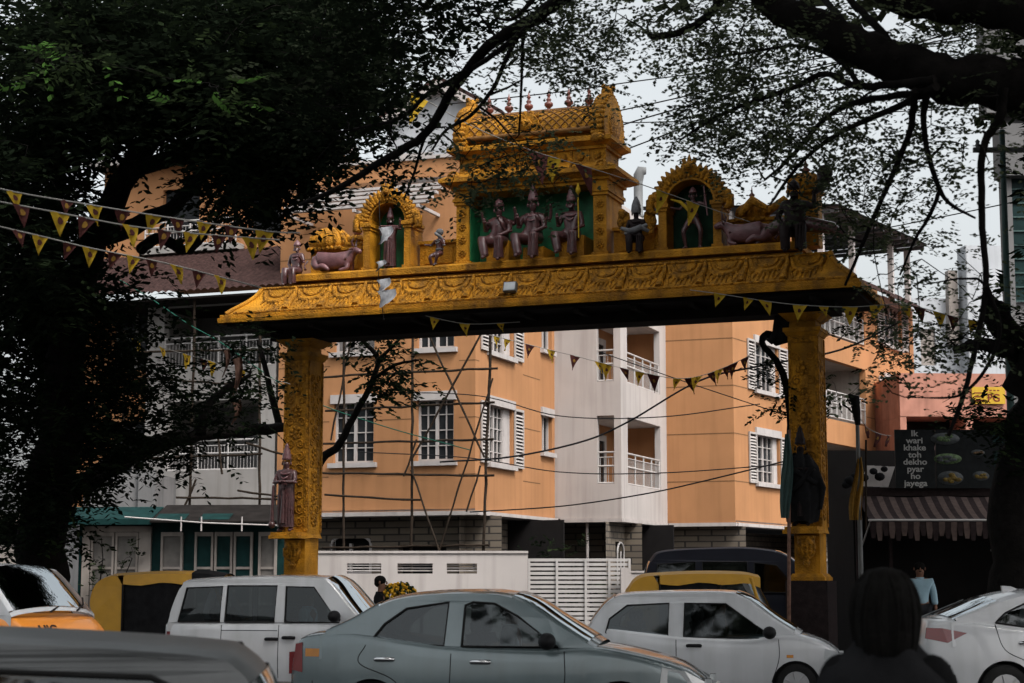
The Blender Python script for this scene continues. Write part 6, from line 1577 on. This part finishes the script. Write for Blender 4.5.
# ================================================================ food stall on the right
sp_ = atz(862, 33.6, 0); FS = FM(sp_, 0)
st = thing('food_stall', 'dark food stall with a striped awning under the black menu boards', 'stall', sp_)
SX = lambda x, Y=34.0: (x - 512) / 1800 * Y - sp_.x
SZ = lambda y, Y=34.0: 1.6 + (583 - y) * Y / 1800
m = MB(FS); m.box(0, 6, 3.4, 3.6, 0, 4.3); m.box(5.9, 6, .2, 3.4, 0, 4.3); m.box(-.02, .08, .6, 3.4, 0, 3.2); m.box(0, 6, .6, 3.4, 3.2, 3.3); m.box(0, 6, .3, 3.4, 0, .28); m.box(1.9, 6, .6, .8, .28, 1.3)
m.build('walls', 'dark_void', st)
m = MB(FS); m.box(0, 5.2, .35, .45, SZ(497), SZ(489))
for x in (.0, .62, 2.9, 5.1): m.box(x, x + .06, .46, .52, .2, SZ(489))
m.build('frame', 'awning_dark', st)
yb, zb_, yf, zf = .30, SZ(498), -.75, SZ(521, 32.9)
ns = 26; xw0, xw1 = .03, SX(1012)
for nm, mt, par_ in (('awning', 'awning_dark', 0),):
    m = MB(FS)
    for k in range(ns):
        a, c = xw0 + (xw1 - xw0) * k / ns, xw0 + (xw1 - xw0) * (k + 1) / ns; P = []
        for j in range(7):
            t = j / 6; P.append([(x_, yb + (yf - yb) * t, zb_ + (zf - zb_) * t - .05 * math.sin(math.pi * t) + .012 * math.sin(x_ * 5)) for x_ in (a, (a + c) / 2, c)])
        m.grid(P, k % 2)
        dz = .30 + .05 * math.sin(k * 2.1)
        P = [[(x_, yf - .01 + .02 * math.sin(3 * t + k), zf - .03 - dz * t) for x_ in ((a, (a + c) / 2, c) if t < .9 else (a + .02, (a + c) / 2, c - .02))] for t in (0, .5, 1)]
        m.grid(P, k % 2)
    aw = m.build('awning', ['awning_dark', 'awning_light'], st)
m = MB(FS); m.cyl((0, yf, zf), (xw1 - .55, yf, zf - .0), .022, n=6)
for x in (.05, 2.5): m.cyl((x, yf, zf), (x, .35, 2.2), .015, n=5)
m.build('awning_bar', 'rail_white', aw)
# boards
b0 = sp_ + Vector((SX(892), .1, SZ(490)))
mb_ = thing('menu_board', 'black board with a pale rhyme in eight centred lines above the awning', 'sign', b0)
BM_ = Matrix.Translation(b0); bw_, bh = SX(931) - SX(892), SZ(432) - SZ(490)
m = MB(BM_); m.box(0, bw_, 0, .05, 0, bh); m.build('board', 'sign_black', mb_)
for i, w_ in enumerate(('Ik', 'wari', 'khake', 'toh', 'dekho', 'pyar', 'ho', 'jayega')):
    text('lettering', w_, .155, BM_ @ T((bw_ / 2, -.006, bh - .075 - i * (bh - .03) / 8)), 'letter_white', mb_, sx=1.15)
f0 = sp_ + Vector((SX(932), .1, SZ(490)))
fbd = thing('food_board', 'black board with pictures of snacks on plates above the awning', 'sign', f0)
FMx = Matrix.Translation(f0); fw = SX(1004) - SX(932)
m = MB(FMx); m.box(.01, fw, 0, .05, 0, bh); m.build('board', 'sign_black', fbd)
rows = [(SX(942) - SX(932), SZ(441) - SZ(490), .27, .11, 'food_green'), (SX(944) - SX(932), SZ(461) - SZ(490), .26, .10, 'food_white'), (SX(946) - SX(932), SZ(480) - SZ(490), .24, .13, 'food_yellow'),
        (SX(974) - SX(932), SZ(455) - SZ(490), .13, .06, 'food_brown'), (SX(976) - SX(932), SZ(478) - SZ(490), .16, .09, 'food_yellow')]
for x, z, a, c, mt in rows:
    m = MB(FMx)
    m.lathe([(.001, -.012), (1.0, -.010), (1.02, .0)], (0, 0, 0), n=20, axis='y'); m.v = [FMx @ Vector((v_.x * a + x, v_.y, v_.z * c + z)) for v_ in [FMx.inverted() @ q for q in m.v]]
    pl_ = m.build('plate_picture', 'food_white' if mt != 'food_white' else 'food_green', fbd)
    m = MB(FMx)
    for k in range(9): m.ball((x + random.uniform(-.6, .6) * a, -.012, z + random.uniform(-.5, .5) * c), (a * .28, .012, c * .3), 7)
    m.build('snack_picture', mt, pl_)
m = MB(FMx); m.box(fw - .28, fw - .06, -.005, .001, bh - .25, bh - .06); m.box(fw - .26, fw - .2, -.005, .001, bh - .75, bh - .40); m.build('side_panel', 'blind_teal', fbd)
# corrugated sheet beside the board
p = sp_ + Vector((.0, .15, SZ(489)))
cs_ = thing('sheet_pile', 'heap of pale sheets and black bundles on the stall roof left of the menu board', 'sheets', p)
m = MB(Matrix.Translation(p))
for k in range(4):
    x = .02 + k * .15; m.add([(x, .1 * k, .02), (x + .16, .1 * k, .02), (x + .34, .1 * k + .2, .42), (x + .2, .1 * k + .2, .42)], [(0, 1, 2, 3), (3, 2, 1, 0)])
m.build('sheet', 'trim_white', cs_)
m = MB(Matrix.Translation(p))
for x, y, z, r_ in ((-.12, .1, .12, .13), (-.02, .1, .2, .11), (.12, 0, .18, .09), (.3, .02, .3, .08), (.42, .05, .2, .1), (.5, .0, .34, .07), (-.2, .1, .05, .09)): m.ball((x, y, z), (r_, r_, r_ * .8), 8)
m.build('bundle', 'black_cloth', cs_)

# flag pole with furled flags left of the stall
p = atz(861, 32.4, 0)
fp = thing('flag_pole', 'pale pole with furled yellow and dark flags left of the stall', 'flag pole', p)
tp = at(857, 404, 32.4)
m = MB(); m.cyl(p, tp, .05, .035, 8); m.build('pole', 'pole_grey', fp)
m = MB(); a, c = at(859, 458, 32.35), at(856, 520, 32.35); P = []
for t in np.linspace(0, 1, 10):
    q = a + (c - a) * t; w_ = .03 + .085 * math.sin(math.pi * min(1, t * .62 + .06)) ; P.append([(q.x + w_ * k + .02 * math.sin(6 * t), q.y + .05 * math.sin(7 * k + 3 * t), q.z + .03 * k * (1 - t)) for k in np.linspace(-1, 1, 11)])
m.grid(P); m.build('yellow_flag', 'flag_orange', fp)
m = MB(); a, c = at(855, 398, 32.38), at(858, 425, 32.38); m.tube([a + Vector((-.12, 0, .05)), a, a + (c - a) * .5, c], [.04, .09, .08, .05], 7); m.build('dark_flag', 'black_cloth', fp)
m = MB(); a, c = at(866, 440, 32.4), at(866, 530, 32.4); m.cyl(a, c, .02, n=6); m.build('stick', 'bamboo', fp)
# pole and cloth left of the right pillar
p = atz(787, 30.6, 0)
fp = thing('cloth_pole', 'thin reddish pole with a hanging green cloth beside the right gate pillar', 'pole', p)
m = MB(); m.cyl(p, at(789, 430, 30.6), .035, .028, 7); m.build('pole', 'brown_cloth', fp)
m = MB(); a, c = at(787, 434, 30.55), at(786, 518, 30.55); P = []
for t in np.linspace(0, 1, 10):
    q = a + (c - a) * t; w_ = .03 + .07 * math.sin(math.pi * min(1, t * .8 + .05)); P.append([(q.x + w_ * k + .02 * math.sin(5 * t), q.y + .04 * math.sin(8 * k + 4 * t), q.z) for k in np.linspace(-1, 1, 9)])
m.grid(P); m.build('cloth', 'pole_green', fp)
# black cloth lashed under the lintel by the right pillar
p = at(786, 330, 31.4)
bc = thing('lashed_cloth', 'black cloth bundled under the lintel against the right pillar', 'cloth', p)
m = MB(); m.tube([at(792, 312, 31.5), at(788, 322, 31.3), at(782, 336, 31.3), at(774, 343, 31.4)], [.18, .26, .20, .07], 9); m.tube([at(783, 322, 31.2), at(770, 342, 31.2), at(764, 336, 31.2)], [.09, .06, .04], 7)
m.tube([at(800, 318, 31.3), at(808, 326, 31.3), at(815, 318, 31.3)], [.10, .14, .10], 8); m.build('bundle', 'black_cloth', bc)
# street light pole at right
p = atz(1016, 30.5, 0)
sl = thing('utility_pole', 'slim grey green utility pole leaning at the right edge', 'utility pole', p)
m = MB(); m.cyl(p, at(1002, 130, 30.5), .07, .05, 8); m.build('pole', 'pole_green', sl)
m = MB(); a = at(1002, 150, 30.5); m.box(a.x - .5, a.x + .5, a.y - .04, a.y + .04, a.z - .04, a.z + .04)
for q in (-.42, 0, .42): m.lathe([(.03, 0), (.05, .04), (.03, .08), (.045, .11), (.01, .15)], (a.x + q, a.y, a.z + .04), n=8)
m.build('crossarm', 'pole_grey', sl)

# ================================================================ bamboo scaffolds
def scaffold(label, poles, org):
    o = thing('bamboo_scaffold', label, 'scaffold', org, 0, 'bamboo scaffolds on the facade')
    for a, c, r_ in poles:
        v = c - a; n_ = max(3, int(v.length / .45)); m = MB()
        pts = [a + v * (k / n_) + Vector((random.uniform(-1, 1), random.uniform(-1, 1), random.uniform(-1, 1))) * .018 for k in range(n_ + 1)]
        m.tube(pts, [r_ * .68 * (1 + .12 * (k % 2)) for k in range(n_ + 1)], 6); m.build('pole', 'bamboo', o)
    return o
def sA(x, y, yo=-1.0):
    P0 = MA @ Vector((0, yo, 0)); nn_ = MA.to_3x3() @ Vector((0, 1, 0)); r_ = at(x, y, 50) - Vector((0, 0, CAM_H)); c = Vector((0, 0, CAM_H)); t = (P0 - c).dot(nn_) / r_.dot(nn_); return c + r_ * t
pl = [(sA(x, 600), sA(x2, y2), r_) for x, x2, y2, r_ in ((343, 344, 300, .055), (411, 413, 326, .06), (482, 491, 322, .065))]
pl += [(sA(a, c, -1.08), sA(d, e, -1.08), .05) for a, c, d, e in ((322, 377, 498, 368), (326, 411, 494, 402), (322, 444, 494, 439), (320, 473, 494, 476), (322, 548, 490, 545), (325, 495, 420, 500))]
pl += [(sA(a, c, -1.15), sA(d, e, -1.15), .042) for a, c, d, e in ((481, 335, 413, 458), (429, 335, 484, 456), (493, 378, 438, 553), (411, 470, 440, 552), (481, 466, 467, 512), (352, 333, 331, 440), (404, 476, 417, 440))]
scaffold('bamboo scaffold lashed in front of the orange wall right of the left pillar', pl, sA(412, 600))
pl = [(sA(x, 600, -1.0), sA(x2, y2, -1.0), .06) for x, x2, y2 in ((187, 195, 300), (259, 260, 318), (122, 124, 330))]
pl += [(sA(a, c, -1.1), sA(d, e, -1.1), .05) for a, c, d, e in ((140, 459, 262, 454), (148, 497, 284, 499), (246, 443, 284, 455), (105, 376, 232, 384), (120, 352, 270, 350), (238, 491, 284, 497), (196, 480, 181, 512), (218, 436, 222, 474))]
scaffold('bamboo scaffold in front of the white balcony house', pl, sA(190, 600))
# torn cloth and hanging rags
def rag(label, pts, r_, mt, name='rag', grp=None):
    o = thing(name, label, 'cloth', pts[0], 0, grp); m = MB()
    m.tube(pts, .008, 5); m.build('string', 'cable', o)
    for (x, y, w_, h_, Y) in r_:
        c = at(x, y, Y); w2, h2 = w_ * Y / 1800, h_ * Y / 1800; m = MB(); P = []
        for j in range(7):
            t = j / 6; ww = w2 * (1 - .55 * t * random.uniform(.5, 1)); P.append([(c.x + k * ww + .05 * math.sin(4 * t), c.y + .06 * math.sin(5 * k + 3 * t), c.z - h2 * t + .03 * math.sin(3 * k)) for k in np.linspace(-.5, .5, 7)])
        m.grid(P); m.build('scrap', mt, o)
    return o
rag('torn pale cloth scraps tangled in front of the left niche and eave', [at(379, 200, 31.4), at(381, 250, 31.3), at(378, 280, 31.3), at(384, 320, 31.3)], [(385, 227, 13, 16, 31.2), (380, 261, 9, 9, 31.2), (383, 279, 13, 14, 31.2), (386, 290, 18, 16, 31.2)], 'scrap_cloth', 'torn_cloth')
rag('long brown rags hanging from a branch left of the left pillar', [at(236, 345, 30.9), at(237, 362, 30.9), at(236, 385, 30.9)], [(237, 358, 8, 38, 30.9), (236, 401, 8, 22, 30.9), (226, 350, 5, 26, 30.9)], 'brown_cloth')

# ================================================================ bunting
def bunting(label, path, flags, Y, size=(.21, .24), pal=('flag_yellow', 'flag_maroon'), tilt=.35):
    """path: string pixels; flags: list of (x, material index, scale)"""
    k = len(path); P = [at(x, y, Y[0] + (Y[1] - Y[0]) * i / (k - 1)) for i, (x, y) in enumerate(path)]
    sm = [Vector(p) for p in smooth_path([tuple(p) for p in P], 8)]
    o = thing('bunting', label, 'bunting', P[0], 0, 'strings of triangular flags')
    m = MB(); m.tube(sm, .008, 5); m.build('string', 'string', o)
    xs_ = []
    for p in sm:
        d = p - Vector((0, 0, CAM_H)); w_ = d.y * math.cos(PITCH) + d.z * math.sin(PITCH); xs_.append(512 + 1800 * d.x / w_)
    for x, mi, sc in flags:
        i = int(np.argmin([abs(q - x) for q in xs_])); p = sm[i]; t = (sm[min(i + 1, len(sm) - 1)] - sm[max(i - 1, 0)]).normalized()
        w_, h_ = size[0] * sc, size[1] * sc; sway = random.uniform(-tilt, tilt); yaw = random.uniform(-.5, .5)
        dn = Vector((math.sin(sway), random.uniform(-.25, .25), -math.cos(sway))); sd = (t + Vector((0, yaw * .6, 0))).normalized(); nrm = sd.cross(dn).normalized()
        m = MB(); rows = []
        for j in range(6):
            u = j / 5; rows.append([p + sd * (w_ * (1 - u) * q) + dn * (h_ * u) + nrm * (.025 * math.sin(4 * u + 5 * q)) for q in (-.5, -.17, .17, .5)])
        m.grid(rows); f = m.build('flag', pal[mi], o)
        m = MB(); c = p + dn * h_ * .33
        for s2 in (-1, 1): m.add([c + nrm * (.014 * s2) + sd * (.022 * sc * math.cos(a)) * (1.2 if a < 2 else .8) + dn * (.030 * sc * math.sin(a)) for a in np.linspace(0, 2 * math.pi, 8)[:-1]], [tuple(range(7))] if s2 > 0 else [tuple(range(7))[::-1]])
        m.build('emblem', 'flag_maroon' if mi == 0 else 'flag_orange', f)
    return o
y_, m_ = 0, 1
bunting('topmost string of yellow and maroon flags across the left tree', [(-20, 184), (20, 193), (85, 204), (165, 217), (265, 231), (300, 233)], [(12, 0, 1.1), (63, 1, .9), (97, 0, 1.15), (122, 1, 1.1), (150, 0, 1.1), (177, 1, 1), (204, 0, 1), (232, 1, 1), (262, 0, 1.3)], (17, 17.6), (.145, .18))
bunting('second string of flags from the top across the left tree', [(-20, 198), (60, 213), (130, 226), (200, 234), (280, 240)], [(22, 1, 1.2), (56, 0, 1.3), (88, 1, 1.2), (126, 0, 1.2), (163, 1, 1.1), (191, 0, 1.1), (218, 1, 1), (250, 0, 1.2)], (16.6, 17.4), (.145, .18))
bunting('third string of flags falling towards the left end of the eave', [(-20, 222), (40, 236), (90, 248), (160, 262), (220, 277), (262, 288)], [(15, 1, 1), (43, 0, 1.1), (70, 1, 1), (91, 0, 1.1), (113, 1, 1), (134, 0, 1), (155, 1, .9), (178, 0, 1.05), (198, 1, 1), (220, 0, 1)], (17.4, 18.4), (.145, .18))
bunting('lowest string of flags sagging in front of the white balconies', [(-10, 308), (30, 314), (100, 330), (170, 350), (235, 368), (290, 384)], [(32, 0, 1), (66, 0, 1), (100, 1, .9), (134, 0, 1), (164, 0, .8), (187, 0, 1.1), (203, 1, .9), (214, 0, 1.1), (240, 0, 1)], (28, 33.8))
bunting('string of flags under the right half of the eave running on to the right tree', [(690, 290), (720, 294), (765, 301), (800, 305), (850, 307), (905, 305), (960, 318), (1020, 328)], [(722, 0, 1), (748, 0, .9), (765, 0, 1.1), (800, 0, 1.2), (826, 0, .8), (851, 0, 1.3), (879, 0, 1.2), (905, 0, 1), (922, 1, 1.1), (938, 0, 1.1), (955, 1, 1), (972, 0, 1), (988, 1, .9)], (30.2, 29))
bunting('string of flags hanging behind the lintel in front of the white bay', [(486, 334), (530, 345), (575, 356), (640, 372), (690, 378), (745, 358), (768, 338), (785, 322)], [(497, 0, .9), (508, 0, .9), (529, 1, 1), (552, 0, 1), (573, 1, 1.1), (595, 0, .9), (607, 0, 1.2), (628, 1, 1), (640, 0, 1), (655, 1, 1.3), (676, 0, .9), (687, 1, 1.2), (699, 0, 1.1), (711, 1, 1), (718, 0, 1), (727, 1, .9), (735, 1, 1.1), (746, 1, 1)], (38, 34), (.2, .28))
bunting('string of flags crossing in front of the gold shrine', [(412, 92), (470, 125), (530, 150), (590, 168), (640, 184), (700, 205), (750, 222)], [(416, 0, 1.5), (536, 1, 1.7), (556, 0, 1.3), (582, 1, 1.5), (660, 0, 1.2), (690, 0, 1.3)], (27, 30.5), (.22, .32))
bunting('short string of flags under the middle of the eave', [(420, 314), (435, 318), (470, 324), (520, 322)], [(435, 0, .9), (465, 0, 1.0), (500, 0, .7)], (32.6, 32.2))
bunting('short string of dark flags between the flag pole and the menu board', [(858, 416), (868, 428), (880, 434), (891, 436)], [(866, 1, 1), (878, 1, 1.1), (888, 1, .9)], (32.4, 33.4))

# ================================================================ overhead cables
def cable(label, path, Y, r_=.014, mt='cable', name='overhead_cable'):
    k = len(path); P = [at(x, y, Y[0] + (Y[1] - Y[0]) * i / (k - 1)) for i, (x, y) in enumerate(path)]
    m = MB(); m.tube(smooth_path([tuple(p) for p in P], 8), r_, 5); o = m.build(name, mt); rebase(o); tag(o, label, 'cable', 'cables over the street'); return o
cable('thick cable sagging across the white bay and right orange wing', [(440, 462), (510, 457), (581, 442), (628, 422), (699, 381), (760, 366), (840, 350), (900, 322)], (42, 36), .022)
cable('thin cable low across the white bay just above the ledge', [(470, 512), (540, 508), (588, 503), (650, 493), (700, 482), (790, 460)], (43, 37), .016)
cable('thin cable across the middle of the white bay', [(380, 392), (480, 396), (560, 416), (660, 417), (760, 404)], (44, 40), .013)
cable('thin cable at balcony height across the white bay', [(360, 452), (470, 458), (560, 472), (660, 473), (790, 464)], (44, 40), .013)
cable('thin cable from the eave down across the right orange wing', [(600, 352), (680, 380), (740, 400), (800, 420)], (40, 36), .011)
cable('topmost cable in the sky from the gabled house to the right', [(440, 105), (560, 92), (646, 80), (760, 66), (1040, 30)], (48, 44), .018)
cable('second cable in the sky above the horseshoe gable', [(560, 123), (660, 102), (800, 70), (1040, 20)], (44, 40), .018)
cable('third cable in the sky just under the second one', [(600, 123), (660, 122), (760, 118), (1040, 105)], (46, 44), .015)
cable('fourth cable in the sky rising right from the shrine roof', [(560, 150), (614, 128), (680, 108), (800, 74), (1040, 10)], (46, 40), .02)
cable('fifth cable in the sky reaching the shrine cornice', [(560, 180), (616, 154), (662, 136), (760, 100), (1040, 0)], (44, 40), .018)
cable('cable between the utility pole and the far right', [(700, 262), (850, 235), (1000, 205), (1060, 190)], (38, 30), .012)
cable('green rope drooping from the tiled roof to the left pillar', [(120, 280), (150, 298), (190, 325), (220, 342), (300, 395), (380, 425), (470, 450)], (40, 38), .012, 'green_rope', 'rope')
